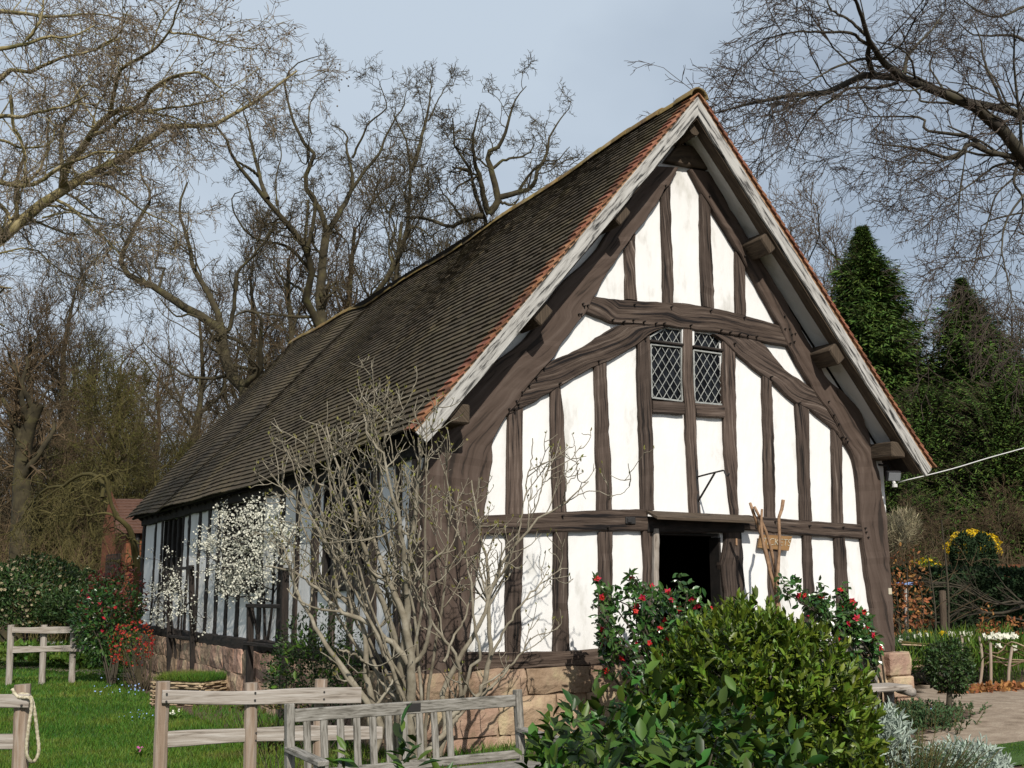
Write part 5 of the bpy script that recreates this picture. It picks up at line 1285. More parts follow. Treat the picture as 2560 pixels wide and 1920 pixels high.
for (u, D, n, fm, s) in [(2270, 17.2, 3, 'yellowfl', 1), (2312, 17.0, 4, 'yellowfl', 2), (2342, 16.8, 3, 'yellowfl', 3), (2372, 16.8, 3, 'yellowfl', 4), (2285, 16.6, 3, 'whitefl', 5), (2310, 16.3, 4, 'whitefl', 6), (2352, 16.2, 3, 'whitefl', 7), (2415, 16.6, 5, 'whitefl', 8), (2440, 16.3, 4, 'whitefl', 9), (2475, 16.2, 6, 'whitefl', 10), (2495, 16.0, 8, 'whitefl', 11), (2520, 15.9, 8, 'whitefl', 12), (2545, 15.8, 6, 'whitefl', 13)]:
    lab = {1: 'yellow daffodils nearest the right gable post', 2: 'group of yellow daffodils between the bare saplings', 3: 'single bright yellow daffodil group left of the timber post', 4: 'yellow daffodils in front of the brown timber post', 5: 'white narcissi right beside the gable corner', 6: 'white narcissi left of the standard holly head', 7: 'white narcissi above the standard holly head', 8: 'white narcissi just right of the standard holly head', 9: 'few white narcissi above the first woven fence stake', 10: 'white narcissi behind the woven fence beside the pale leafy stem', 11: 'dense white narcissi behind the woven fence', 12: 'dense white narcissi behind the right woven fence stakes', 13: 'white narcissi at the right picture edge'}[s]
    narcissus(lab, u, D, n, .12, fm, 220 + s, .62, .105)
shrub('border_plants', 'dense green bulb leaves filling the bed behind the woven fence', 'plant', gp(2440, 16.6, .2), (1.5, .8, .34), 3400, .30, .07, 'fresh', 240, base=gp(2440, 16.6), shell=.1, up=.85, jit=.35, kind='dia', stems=0, low=-.2)
shrub('border_plants', 'dark blue green leaves below the daffodils by the gable corner', 'plant', gp(2300, 16.6, .2), (.7, .6, .30), 1700, .30, .07, 'herb', 241, base=gp(2300, 16.6), shell=.1, up=.85, jit=.35, kind='dia', stems=0, low=-.2)
shrub('beech_shrub', 'young beech shrub full of dry copper leaves behind the gable corner', 'shrub', put(2262, 1520, 18.5), (.50, .4, 1.05), 620, .085, .55, 'beechleaf', 242, base=gp(2265, 18.5), shell=.25, up=-.1, jit=.9, stems=16, sr=.010)
shrub('beech_shrub', 'small pale leafy beech stem standing among the white narcissi', 'shrub', put(2472, 1575, 15.9), (.14, .14, .38), 120, .07, .55, 'beechleaf', 243, base=gp(2480, 15.9), shell=.1, up=.1, jit=.9, stems=5, sr=.006)
shrub('beech_shrub', 'low copper leaved beech at the far right behind the narcissi', 'shrub', put(2545, 1585, 17.5), (.45, .3, .28), 220, .08, .55, 'beechleaf', 244, base=gp(2545, 17.5), shell=.2, up=0, jit=.9, stems=8, sr=.006)
shrub('leaf_litter_plants', 'fallen copper leaves lying at the foot of the woven fence', 'plant', gp(2480, 14.9, .03), (.9, .25, .05), 500, .07, .6, 'beechleaf', 245, base=gp(2480, 14.9), shell=.1, up=0, jit=1, stems=0, low=-.1)
rng = np.random.default_rng(250)
for k, (u, vt, D, r) in enumerate([(2272, 1420, 17.6, .017), (2328, 1390, 17.0, .02), (2366, 1300, 16.9, .026)]):
    o = empty('sapling', gp(u, D), ['thin bare sapling among copper leaves next to the gable corner', 'straight bare sapling between the copper shrub and the brown post', 'taller bare sapling right in front of the brown timber post'][k], 'tree')
    b = gp(u, D, -.1); tp_ = at(u - 4 - 4 * k, vt, D)
    P = resample([b, b * .5 + tp_ * .5 + rng.normal(size=3) * .03, tp_], 14)[None]; R = np.linspace(r, r * .35, 14)[None]
    A, RA = grow(P, R, rng, 9, 1.0, (40, 70), 6, .15, (0, 0, .03), .25, .5, .004)
    B, RB = grow(A, RA, rng, 3, .4, (30, 60), 5, .15, (0, 0, .03), .3, .6, .003)
    branches('trunk', [(P, R)], 'barkbeech', o, 7); branches('twigs', [(A, RA), (B, RB)], 'twigbrown', o)
mb = MB(); b = gp(2361, 18.2, -.1); tp_ = at(2356, 1478, 18.2); mb.tube(resample([b, (b + tp_) / 2, tp_], 6), .058, 10); setp(mb.build('timber_post', M['purlin'], None, True), 'brown round timber post standing before the dark clipped hedge', 'post')
mb = MB(); b = gp(2266, 19.5, -.1); tp_ = at(2265, 1462, 19.5); mb.tube([b, tp_], .04, 8); o = mb.build('feeder_post', M['oakgrey'], None, True); setp(o, 'pale post with a flat blue top behind the copper beech leaves', 'post')
mb = MB(); mb.box(tp_ + (0, 0, .02), (.34, .2, .05), bev=.01); mb.build('flat_top', M['bluefl'], o)
# trained branches along the hedge
ep = empty('trained_tree', gp(2560, 19), 'bare tree with long arching branches trained along the dark hedge', 'tree')
r8 = lambda x, y: (2160 + x * .2411, 1250 + y * .2411)
EP = [([r8(1900, 1900), r8(1850, 1500), r8(1659, 1060), r8(1430, 1080), r8(1270, 1060), r8(1150, 980), r8(1000, 890), r8(850, 860), r8(600, 850), r8(420, 840)], .035, .008, 18.6, 19.0), ([r8(1659, 1100), r8(1450, 1170), r8(1250, 1165), r8(1130, 1120), r8(1050, 1120), r8(900, 1200), r8(780, 1270), r8(560, 1250)], .03, .007, 18.6, 18.9),
      ([r8(1270, 1060), r8(1100, 960), r8(930, 900), r8(700, 900), r8(560, 870)], .018, .006, 18.8, 18.6), ([r8(1659, 1250), r8(1450, 1200), r8(1300, 1170), r8(1160, 1140), r8(1080, 1130)], .015, .005, 18.6, 18.8), ([r8(1659, 1060), r8(1500, 1085), r8(1380, 1060), r8(1240, 1010), r8(1120, 930), r8(980, 870)], .016, .005, 18.5, 18.8)]
P, R = traced(EP, 16); A, RA = grow(P, R, rng, 12, .9, (15, 45), 6, .12, (-.03, 0, .0), .3, .5, .004); B, RB = grow(A, RA, rng, 2, .4, (20, 50), 5, .14, (0, 0, .02), .3, .6, .003)
branches('branches', [(P, R), (A, RA), (B, RB)], 'barkbeech', ep)
# clipped dark hedge, yews, forsythia, red fence
def hedge(name, label, a, b, th, h, mat, seed, n=9000, L=.10):
    rng = np.random.default_rng(seed); a = np.asarray(a); b = np.asarray(b); t = unit((b - a) * (1, 1, 0)); nn = np.array([-t[1], t[0], 0]); Lh = np.linalg.norm((b - a)[:2])
    o = empty(name, (a + b) / 2, label, 'hedge')
    f = rng.random((n, 3)); side = rng.random(n)
    s = f[:, 0] * Lh; d = np.where(side < .55, rng.normal(size=n) * .05, f[:, 1] * th); z = np.where(side < .55, f[:, 2] * h, h + rng.normal(size=n) * .04)
    out_ = np.where((side < .55)[:, None], -nn[None], np.array([[0, 0, 1.]]))
    if (CAM - a) @ nn > 0: d = -d; out_ = np.where((side < .55)[:, None], nn[None], np.array([[0, 0, 1.]]))
    p = a + t * s[:, None] + nn * d[:, None]; p[:, 2] = ground(p[:, 0], p[:, 1]) + z
    V, F = leafmesh(rng, p, out_, L, .5, .2, .7, 'leaf'); mk('foliage', V, F, M[mat], o)
    sg_ = 1 if (CAM - a) @ nn <= 0 else -1
    c = (a + b) / 2 + nn * sg_ * (th / 2 + .1); z0 = float(ground(c[0], c[1]))
    mb = MB(); mb.box((c[0], c[1], z0 + h / 2 - .05), (Lh - .1, th, h - .05), [t, nn, (0, 0, 1)]); mb.build('inner_growth', M['yew'], o)
    return o
hedge('clipped_hedge', 'long low dark clipped yew hedge across the right background', gp(2215, 23.5), gp(3000, 20.5), 1.2, 1.62, 'yew', 261, 12000)
for k, (u, D, lab) in enumerate([(2411, 25.5, 'left lobe of the clipped twin headed yew in front of the forsythia'), (2457, 25.6, 'right lobe of the clipped twin headed yew in front of the forsythia')]):
    c = at(u, 1392, D); rng = np.random.default_rng(263 + k); o = empty('clipped_yew', gp(u, D), lab, 'topiary', None)
    pos, d = ell_points(rng, 3600, c, (.24, .30, .52), .8); V, F = leafmesh(rng, pos, d, .07, .45, .3, .6); mk('foliage', V, F, M['yew'], o)
    mb = MB(); b = gp(u, D, -.1); mb.tube([b, c], .09, 8); mb.build('trunk', M['barkoak'], o)
shrub('forsythia', 'bright yellow forsythia bush showing above the clipped yew', 'shrub', at(2434, 1370, 27.3), (.78, .5, .44), 260, .06, .4, 'fresh', 266, base=gp(2441, 27.5), shell=.4, up=.3, flowers=(1100, 'yellowfl', .065, -.35), stems=24, sr=.012, stem_mat='twigbrown')
shrub('forsythia', 'small yellow bush low behind the hedge left of the clipped yew', 'shrub', at(2318, 1425, 26), (.40, .4, .30), 700, .06, .4, 'fresh', 267, base=gp(2318, 26), shell=.3, up=.3, flowers=(90, 'yellowfl', .09, -.8), stems=8, sr=.01)
mb = MB(); a = gp(2474, 29); b = gp(2640, 29); t = unit(b - a)
for k in range(34):
    s = k * .065; q = a + t * s * np.linalg.norm(b - a) / 2.2; mb.box((q[0], q[1], q[2] + .95), (.055, .025, 1.95), [t, (-t[1], t[0], 0), (0, 0, 1)])
setp(mb.build('board_fence', M['fence_red'], None), 'reddish board fence far right beyond the dark hedge', 'fence')
for k, (u, D, r, h, lab) in enumerate([(2235, 24.5, .7, 1.7, 'tuft of dry feathery grass stems right behind the gable corner'), (2262, 25, .6, 1.8, 'second tuft of dry feathery grass right of the first')]):
    shrub('dry_grass', lab, 'grass', at(u, 1322 if k else 1335, D), (.32, .4, .42), 1500, .20, .05, 'palefl', 270 + k, base=gp(u, D), shell=.1, up=.7, jit=.5, kind='dia', stems=14, sr=.008, stem_mat='twigbrown')
# conifers
def conifer(label, u, vtop, D, rb_, n, seed, mat='conifer', low=.02, droop=.35, irr=.16, pw=.85, ub=None):
    rng = np.random.default_rng(seed); b = gp(ub or u, D); top = at(u, vtop, D); H = top[2] - b[2]
    o = empty('conifer', b, label, 'tree')
    mb = MB(); mb.tube(resample([b - (0, 0, .2), b * .5 + top * .5, b * .015 + top * .985], 10), np.linspace(.03 * H / 2.2, .02, 10), 8); mb.build('trunk', M['barkoak'], o, True)
    nb = int(n * 2.5) // 26
    t = low + (1 - low) * rng.random(nb) ** 1.25; t = np.clip(t, 0, .985)
    az = rng.uniform(0, 2 * PI, nb)
    rr = rb_ * (1 - t) ** pw * (1 + irr * np.sin(az * 3 + t * 21) + rng.normal(size=nb) * irr * 1.1) + .05
    base = b + (top - b) * t[:, None]
    d = np.stack([np.cos(az), np.sin(az), -droop * (1 - t) + .25 * t + rng.normal(size=nb) * .1], 1); d = unit(d)
    K = 6; s = np.linspace(0.08, 1, K)[None, :, None]
    P = base[:, None] + d[:, None] * s * rr[:, None, None] + np.array([0, 0, 1]) * (s ** 2) * (rr * .18)[:, None, None]
    V, F, _ = tubes(P, np.linspace(.03, .008, K)[None].repeat(nb, 0), 3); mk('branches', V, [F], M['barkoak'], o)
    r = np.repeat(np.arange(nb), 26); m = len(r)
    x = rng.random(m) ** .55; i = np.minimum((x * (K - 1)).astype(int), K - 2); fr = (x * (K - 1) - i)[:, None]
    p = P[r, i] * (1 - fr) + P[r, i + 1] * fr
    sw = np.cross(d[r], (0, 0, 1)); sw = unit(sw)
    sd = rng.choice([-1, 1], m)[:, None]
    L = (.085 + .085 * rng.random(m)) * (H / 13) * np.clip(rr[r] / 1.1, .35, 1)
    dd = unit(d[r] * .8 + sw * sd * rng.uniform(.1, .9, (m, 1)) + np.array([0, 0, -.35]) + rng.normal(size=(m, 3)) * .2)
    V, F = leaves(p + rng.normal(size=(m, 3)) * .04 * H / 13, dd, unit(np.array([0, 0, 1.]) + d[r] * .5 + rng.normal(size=(m, 3)) * .4), L * rng.uniform(1.3, 2.6, m), L * .40, 'dia'); mk('foliage', V, F, M[mat], o)
    return o
conifer('tall narrow dark green conifer rising behind the right roof slope', 2155, 560, 40, 3.9, 76000, 281, droop=.45, irr=.24, pw=.9, ub=2200)
conifer('broader dark conifer near the right picture edge', 2400, 690, 38, 3.8, 60000, 282, droop=.25, irr=.3, pw=.95, ub=2510)
conifer('lower yellowish conifer cut by the right picture edge', 2550, 890, 41, 2.0, 26000, 283, droop=.2, irr=.25)
conifer('squat dark conifer under the cable behind the hedge', 2300, 970, 36, 3.0, 44000, 284, droop=.1, irr=.3, pw=.6)
conifer('dark low conifer just right of the gable eaves', 2215, 1080, 33, 1.9, 24000, 285, droop=.1, irr=.3, pw=.6)
conifer('dark low conifer right of the squat conifer under the cable', 2490, 960, 35, 3.2, 38000, 286, droop=.15, irr=.3, pw=.55)
# ------------------------------------------------------------------ bare trees traced from their limbs
def snap(limbs, D, rng, spread):
    # give each limb a depth: it starts where the limb it leaves is, and leans nearer or farther
    done = []; out_ = []
    for pts, r0, r1 in limbs:
        q = resample(pts, 24); d0 = D
        if done:
            bd = 1e9
            for qq, dd in done:
                e = np.linalg.norm(qq - q[0], axis=1); k = int(e.argmin())
                if e[k] < bd: bd = e[k]; d0 = dd[k]
            if bd > 60: d0 = D + rng.normal() * spread * .6
        L = np.linalg.norm(np.diff(q, axis=0), axis=1).sum()
        d1 = d0 + rng.normal() * spread * L / 400
        done.append((q, np.linspace(d0, d1, 24))); out_.append((pts, r0, r1, d0, d1))
    return out_
def bare_tree(name, label, limbs, D, seed, spread, bark, twig, n1, l1, n2, l2, n3, l3, trop1, trop2, base=None, rmin=.006, wig=.22, n4=0, l4=0.3, ang=(35, 70), K=18, group=None, thick=1.0, t01=.2, jit=.16, rs1=.38):
    rng = np.random.default_rng(seed)
    lim = snap(limbs, D, rng, spread)
    P, R = traced(lim, K); R = R * thick
    if base is None: base = gp(limbs[0][0][0][0], D)
    o = empty(name, base, label, 'tree', group)
    ln = np.linalg.norm(np.diff(P, axis=1), axis=2).sum(1)
    amp = ln.min() * 0 + D / 2714 * 6
    P[:, 1:-1] += rng.normal(size=P[:, 1:-1].shape) * amp * jit
    A, RA = grow(P, R, rng, np.maximum(2, ln * n1).astype(int), l1, ang, 8, wig, trop1, t01, rs1, rmin * 1.5, .4)
    B, RB = grow(A, RA, rng, n2, l2, ang, 7, wig * 1.1, trop2, .2, .6, rmin * 1.1, .5)
    Cc, RC = grow(B, RB, rng, n3, l3, ang, 5, wig * 1.1, trop2, .2, .7, rmin, .6)
    lv = [(B, RB), (Cc, RC)]
    if n4: E, RE = grow(Cc, RC, rng, n4, l4, ang, 4, wig, trop2, .2, .8, rmin * .85, .7); lv.append((E, RE))
    branches('trunk', [(P, R)], bark, o, 8)
    branches('crown', [(A, RA)] + lv, bark, o, 5, twig)
    return o, P, lv
def tr(ox, oy, s): return lambda pts: [(ox + x * s, oy + y * s) for x, y in pts]
t1 = tr(0, 0, .4219); t5 = tr(0, 500, .4219); t6 = tr(400, 100, .4219); t7 = tr(900, 150, .3617); t8 = tr(1860, 0, .4219); t9 = tr(1660, 200, .1808)
PLANE = [([(-520, 1640), (-500, 1300), (-440, 1050), (-330, 880), (-180, 750), (0, 599)] + t1([(160, 1280), (300, 1160), (420, 1090), (560, 1020), (720, 940), (860, 870), (930, 790), (1010, 740), (1190, 775), (1300, 720), (1440, 645), (1600, 550), (1690, 490), (1760, 420)]), .24, .018),
    (t1([(370, 1130), (390, 1000), (470, 900), (530, 810), (600, 720), (700, 650), (840, 640), (870, 570), (960, 490), (1090, 430), (1190, 440), (1300, 520)]), .08, .012), (t1([(540, 800), (650, 760), (740, 680), (850, 660), (1000, 690), (1100, 720)]), .04, .01),
    (t1([(660, 660), (670, 580), (700, 450), (760, 380), (900, 300), (1000, 190), (1060, 20), (1080, -60)]), .04, .01), (t1([(370, 1060), (370, 760), (460, 650), (470, 530), (520, 500), (600, 515), (700, 440)]), .045, .01),
    (t1([(-300, 420), (0, 290), (150, 265), (280, 215), (400, 225), (560, 150)]), .05, .01), (t1([(-250, 640), (0, 470), (80, 400), (150, 430), (260, 385), (380, 340), (560, 300), (720, 220)]), .05, .01), (t1([(-200, 760), (0, 690), (100, 700), (250, 660), (400, 630), (520, 560)]), .045, .01),
    (t1([(-200, 1000), (0, 1080), (120, 1100), (230, 1080), (360, 985), (480, 940), (600, 900), (800, 900), (900, 860)]), .05, .01), (t1([(330, 1180), (420, 1230), (520, 1320), (640, 1430), (710, 1510)]), .035, .012), (t1([(460, 1090), (600, 1090), (720, 1150), (850, 1250), (1000, 1320), (1100, 1400)]), .035, .01),
    ([(-330, 880), (-180, 720)] + t1([(-100, 1530), (0, 1505), (80, 1480), (220, 1480), (330, 1590), (480, 1659)]) + t5([(580, 560), (640, 570)]), .035, .008), (t1([(-200, 140), (0, 70), (300, 100), (560, 80), (760, 130)]), .045, .01), (t1([(60, 560), (80, 740), (110, 800), (130, 850), (150, 1000), (130, 1120)]), .03, .015),
    (t1([(-100, 860), (0, 830), (120, 870), (300, 850), (330, 710)]), .03, .01), (t1([(80, 1330), (100, 1250), (90, 1150), (120, 1000), (160, 850)]), .045, .02), (t1([(1000, 190), (1150, 210), (1300, 250), (1420, 280), (1500, 290)]), .02, .008), (t1([(900, 300), (940, 150), (1000, 60), (1050, 0)]), .02, .008),
    (t1([(860, 660), (1000, 640), (1150, 620), (1300, 580), (1400, 500)]), .025, .008), (t1([(100, 1120), (200, 1050), (280, 900), (280, 760), (330, 640)]), .03, .01), (t1([(160, 240), (240, 120), (260, -40)]), .03, .01), (t1([(560, 300), (700, 200), (760, 60)]), .02, .008), (t1([(250, 1290), (420, 1260), (560, 1320), (700, 1330), (800, 1400)]), .02, .008)]
o, P, lv = bare_tree('plane_tree', 'huge bare plane tree leaning in from the left with pale mottled limbs and seed balls', PLANE, 15.5, 301, 1.6, 'barkplane', 'twigplane', 4.4, 1.5, 6, .75, 4, .36, (.02, 0, .015), (.01, 0, -.045), rmin=.0042, n4=1, l4=.22, ang=(30, 65), thick=.85, rs1=.32)
rng = np.random.default_rng(302)
tips = np.concatenate([lv[0][0][:, -1], lv[1][0][:, -1]])
uu = (tips - CAM) @ AR / ((tips - CAM) @ AF) * FPX + 1280; vv_ = 960 - (tips - CAM) @ AU / ((tips - CAM) @ AF) * FPX
k = np.nonzero((uu > 250) & (vv_ < 380))[0]; k = rng.permutation(k)[:260]
balls = MB()
oct_ = []
for p in tips[k]:
    q = p - (0, 0, rng.uniform(.04, .12)); r = .017
    th = np.arange(6) * PI / 3
    V = [q + (0, 0, r)] + [q + (math.cos(a) * r * .87, math.sin(a) * r * .87, r * .5) for a in th] + [q + (math.cos(a) * r * .87, math.sin(a) * r * .87, -r * .5) for a in th] + [q - (0, 0, r)]
    balls.add(V, [np.array([[0, 1 + i, 1 + (i + 1) % 6] for i in range(6)] + [[13, 7 + (i + 1) % 6, 7 + i] for i in range(6)]), np.array([[1 + i, 7 + i, 7 + (i + 1) % 6, 1 + (i + 1) % 6] for i in range(6)])])
balls.build('seed_balls', M['twigbrown'], o, True)['kind'] = 'stuff'
OAKA = [([(640, 1480), (636, 1200)] + t5([(1480, 1200), (1450, 1120), (1380, 1050), (1340, 980), (1320, 850), (1310, 770)]), .27, .17), (t5([(1310, 770), (1210, 700), (1120, 650), (1000, 570), (890, 505), (800, 470), (740, 420), (715, 340), (760, 250), (800, 150), (850, 80), (890, 10)]) + t1([(900, 1150), (850, 1080), (830, 980)]), .16, .03),
    (t5([(730, 330), (690, 300), (640, 250), (560, 190), (480, 130)]), .04, .015), (t5([(1310, 770), (1290, 680), (1240, 560), (1180, 470), (1140, 380), (1130, 300), (1100, 200), (1070, 90), (1065, 20)]) + t1([(1080, 1160), (1110, 1080)]), .12, .03), (t5([(1330, 790), (1360, 760), (1385, 650), (1400, 500), (1420, 410), (1500, 330), (1560, 250), (1600, 180)]), .08, .025),
    (t5([(1450, 1120), (1490, 1060), (1540, 1010), (1545, 850), (1545, 700), (1490, 660), (1420, 670), (1390, 690)]), .11, .03), (t5([(1340, 1040), (1250, 1060), (1150, 1050), (1080, 1030), (980, 960), (900, 900), (840, 820)]), .06, .015), (t5([(1190, 1055), (1170, 1130), (1120, 1180)]), .04, .015), (t5([(1380, 980), (1480, 1000), (1540, 1010)]), .06, .06),
    (t5([(1320, 800), (1400, 830), (1450, 860), (1500, 950)]), .07, .04), (t5([(1250, 720), (1130, 680), (1050, 690), (960, 600), (920, 550)]), .05, .012), (t5([(940, 530), (970, 420), (980, 405), (920, 400), (935, 320), (945, 200), (940, 130)]), .05, .012), (t5([(900, 510), (850, 520), (800, 530)]), .03, .01)]
bare_tree('oak_tree', 'gnarled bare oak with a mossy forked trunk left of the roof ridge', OAKA, 33, 311, 3, 'barkoak', 'twigoak', 1.0, 2.3, 5, 1.1, 4, .6, (0, 0, .07), (0, 0, .05), rmin=.0078, n4=3, l4=.34, wig=.28)
OAKB = [([(800, 1480), (800, 1100)] + t6([(965, 1800), (960, 1659), (940, 1500), (960, 1430), (970, 1250), (985, 1150)]), .24, .15), (t6([(940, 1700), (920, 1640), (860, 1520), (900, 1400), (870, 1240), (830, 1190), (740, 1070), (640, 960), (560, 860), (470, 750), (430, 690), (400, 600), (340, 520), (290, 450)]), .15, .03),
    (t6([(985, 1150), (1060, 1030), (1130, 900), (1140, 830), (1130, 740), (1105, 640), (1110, 570), (1060, 520), (1010, 500)]), .12, .02), (t6([(1130, 900), (1200, 790), (1300, 670), (1350, 550), (1400, 450), (1440, 400), (1460, 300)]), .07, .018), (t6([(1140, 700), (1200, 570), (1240, 490), (1330, 420), (1340, 370), (1300, 260)]), .05, .015),
    (t6([(985, 1150), (960, 1030), (890, 920), (860, 850), (880, 760), (920, 680), (860, 620), (820, 540), (780, 450), (750, 330), (740, 230), (790, 160), (850, 120), (960, 90)]), .11, .012), (t6([(870, 1240), (905, 1100), (920, 950), (890, 900)]), .07, .06), (t6([(860, 1200), (870, 1050), (880, 950)]), .06, .05),
    (t6([(640, 940), (620, 900), (590, 800), (550, 650), (520, 500), (490, 420), (500, 330)]), .08, .018), (t6([(590, 810), (530, 760), (470, 730), (430, 690)]), .06, .03), (t6([(900, 1380), (830, 1290), (740, 1220), (640, 1200), (540, 1160), (470, 1080), (430, 1000), (430, 920), (490, 895)]), .07, .015),
    (t6([(860, 1520), (840, 1480), (760, 1430), (690, 1370), (670, 1300)]), .06, .02), (t6([(880, 620), (860, 740), (800, 640), (780, 560)]), .03, .012), (t6([(900, 560), (880, 480), (900, 350), (960, 260)]), .03, .012), (t6([(900, 1640), (800, 1640), (650, 1625), (520, 1605)]), .06, .03), (t6([(430, 1640), (440, 1500), (460, 1370), (540, 1300), (620, 1210), (680, 1080)]), .05, .015),
    (t6([(690, 980), (690, 800), (720, 690), (690, 560), (660, 480)]), .03, .012), (t6([(960, 1010), (1000, 1000), (990, 930), (1050, 880)]), .03, .01), (t6([(1290, 700), (1340, 690), (1400, 685)]), .02, .01), (t6([(900, 750), (960, 700), (1040, 680)]), .02, .01)]
bare_tree('oak_tree', 'tall bare oak with twin trunks and broken limbs in the middle behind the roof', OAKB, 34, 312, 3, 'barkoak', 'twigoak', 1.1, 1.75, 5, .9, 4, .48, (0, 0, .08), (0, 0, .05), rmin=.0078, n4=3, l4=.28, wig=.30)
OAKC = [([(890, 1480), (890, 1000)] + t7([(60, 1700), (100, 1630), (230, 1450), (290, 1300), (320, 1180), (340, 1050), (340, 950), (350, 800), (345, 700), (320, 560), (290, 450), (230, 380)]), .22, .02), (t7([(355, 760), (380, 700), (410, 600), (450, 450), (480, 300), (495, 100), (500, 60)]), .08, .01), (t7([(330, 1010), (310, 920), (340, 820)]), .04, .03), (t7([(470, 420), (540, 280), (600, 180), (640, 230)]), .03, .01), (t7([(360, 740), (440, 720), (490, 660)]), .03, .01), (t7([(340, 1090), (400, 1090), (500, 1110), (620, 1150)]), .05, .03), (t7([(230, 1440), (200, 1300), (240, 1150), (160, 1000), (80, 900)]), .05, .012), (t7([(310, 1250), (380, 1150), (520, 1250), (540, 1330)]), .04, .012)]
bare_tree('oak_tree', 'slender bare oak with a curved mossy trunk right of the twin trunk oak', OAKC, 35, 313, 2.5, 'barkoak', 'twigoak', 1.2, 1.9, 5, .95, 4, .5, (0, 0, .08), (0, 0, .05), rmin=.0078, n4=3, l4=.28, wig=.28)
OAKD = [([(1215, 1480), (1210, 900)] + t7([(870, 1250), (850, 1060), (800, 980), (790, 850), (740, 800), (760, 740), (700, 650), (650, 580), (640, 400)]), .20, .02), (t7([(890, 1060), (840, 880), (820, 790), (790, 680), (780, 550), (800, 440), (840, 300)]), .10, .012), (t7([(890, 1060), (960, 980), (940, 880), (910, 770), (880, 650), (960, 600), (1020, 450), (1060, 300), (1150, 180)]), .12, .012),
    (t7([(960, 950), (1120, 910), (1190, 880), (1230, 760), (1290, 650), (1310, 530), (1390, 400), (1450, 330)]), .09, .012), (t7([(1100, 900), (1180, 780), (1280, 700), (1370, 690), (1450, 600)]), .05, .01), (t7([(640, 740), (740, 760), (760, 800)]), .03, .05), (t7([(850, 1080), (800, 1080), (700, 1120), (620, 1150), (500, 1110), (400, 1080)]), .09, .02), (t7([(900, 750), (1010, 690), (1130, 660), (1190, 620), (1200, 520)]), .05, .01),
    (t7([(960, 980), (1050, 1000), (1100, 960)]), .05, .02), (t7([(820, 800), (700, 860), (620, 930), (600, 800)]), .04, .01), (t7([(780, 560), (700, 540), (640, 560)]), .03, .01), (t7([(720, 1130), (640, 1000), (560, 900), (540, 760)]), .04, .01)]
bare_tree('oak_tree', 'crooked wide bare oak whose crown shows just above the roof ridge', OAKD, 36, 314, 3, 'barkoak', 'twigoak', 1.3, 1.75, 5, .85, 4, .45, (0, 0, .06), (0, 0, .04), rmin=.0078, n4=3, l4=.26, wig=.34)
BEECH = [([(2950, 1700), (2930, 1200), (2850, 800), (2700, 560), (2590, 430)] + t8([(1659, 950), (1600, 880), (1540, 780), (1450, 680), (1300, 600), (1150, 540), (1000, 480), (850, 440), (770, 420), (700, 450), (620, 500), (500, 545), (350, 555), (200, 580), (60, 605)]) + t9([(1000, 360), (750, 430), (660, 470)]), .30, .012), ([(2850, 800), (2760, 480), (2640, 330)] + t8([(1659, 690), (1550, 650), (1400, 620), (1250, 590)]), .12, .08),
    (t8([(940, 460), (830, 370), (770, 290), (730, 210), (700, 100), (660, 0), (640, -80)]), .07, .02), (t8([(760, 430), (735, 330), (745, 260)]), .05, .04), (t8([(740, 270), (680, 230), (640, 195), (480, 190), (300, 190), (100, 240), (0, 300)]), .03, .008), (t8([(720, 210), (660, 150), (580, 90), (510, 50), (480, -60)]), .03, .008), (t8([(950, 440), (970, 330), (1050, 240), (1110, 180), (1200, 60)]), .04, .01),
    (t8([(830, 350), (700, 350), (540, 400), (430, 460), (300, 540)]), .03, .008), (t8([(910, 490), (780, 520), (650, 520), (560, 560), (430, 660), (340, 780), (300, 880), (260, 1000)]), .035, .006), (t8([(1640, 940), (1600, 930), (1450, 900), (1330, 850), (1290, 910), (1200, 935), (1060, 890), (960, 870), (840, 860), (700, 840)]), .06, .008), (t8([(1430, 880), (1400, 860), (1330, 810), (1200, 790), (1070, 770), (1060, 700), (900, 690), (760, 690), (600, 650)]), .04, .007),
    (t8([(1250, 620), (1200, 610), (1050, 600), (1040, 560), (960, 490)]), .03, .02), (t8([(1640, 960), (1500, 980), (1400, 1050), (1300, 1120), (1180, 1200), (1080, 1300)]), .03, .006), ([(2850, 820), (2700, 600)] + t8([(1659, 1265), (1580, 1275), (1450, 1310), (1400, 1350), (1400, 1500), (1350, 1600)]), .05, .008), (t8([(1800, 300), (1659, 240), (1580, 210), (1400, 210), (1330, 190), (1240, 100)]), .05, .01),
    (t8([(1540, 640), (1490, 520), (1420, 350), (1400, 230), (1340, 80)]), .04, .01), (t8([(1620, 970), (1600, 1080), (1650, 1170), (1640, 1300), (1560, 1450)]), .03, .008), (t8([(1200, 940), (1130, 970), (1000, 960), (900, 990)]), .015, .005), (t8([(350, 560), (250, 660), (150, 700), (60, 760)]), .015, .005), (t8([(1659, 40), (1500, 100), (1380, 60), (1250, -40)]), .04, .01), (t8([(1230, 600), (1150, 480), (1100, 380), (1160, 280), (1300, 220)]), .03, .008),
    (t8([(1659, 1000), (1500, 1150), (1450, 1300), (1380, 1500), (1350, 1700)]), .02, .006), (t8([(1700, 1100), (1560, 1300), (1530, 1500), (1580, 1700), (1590, 1800)]), .025, .006), (t8([(620, 510), (520, 600), (420, 640), (330, 690)]), .015, .005)]
bare_tree('beech_tree', 'great bare beech limb reaching in from the upper right with fine drooping twigs', BEECH, 21, 321, 1.8, 'barkbeech', 'twigbeech', 2.3, 2.5, 6, 1.15, 5, .46, (-.05, 0, .0), (-.02, 0, -.07), rmin=.0045, n4=2, l4=.19, rs1=.30, ang=(25, 60), wig=.17, jit=.08, K=24, thick=.8)
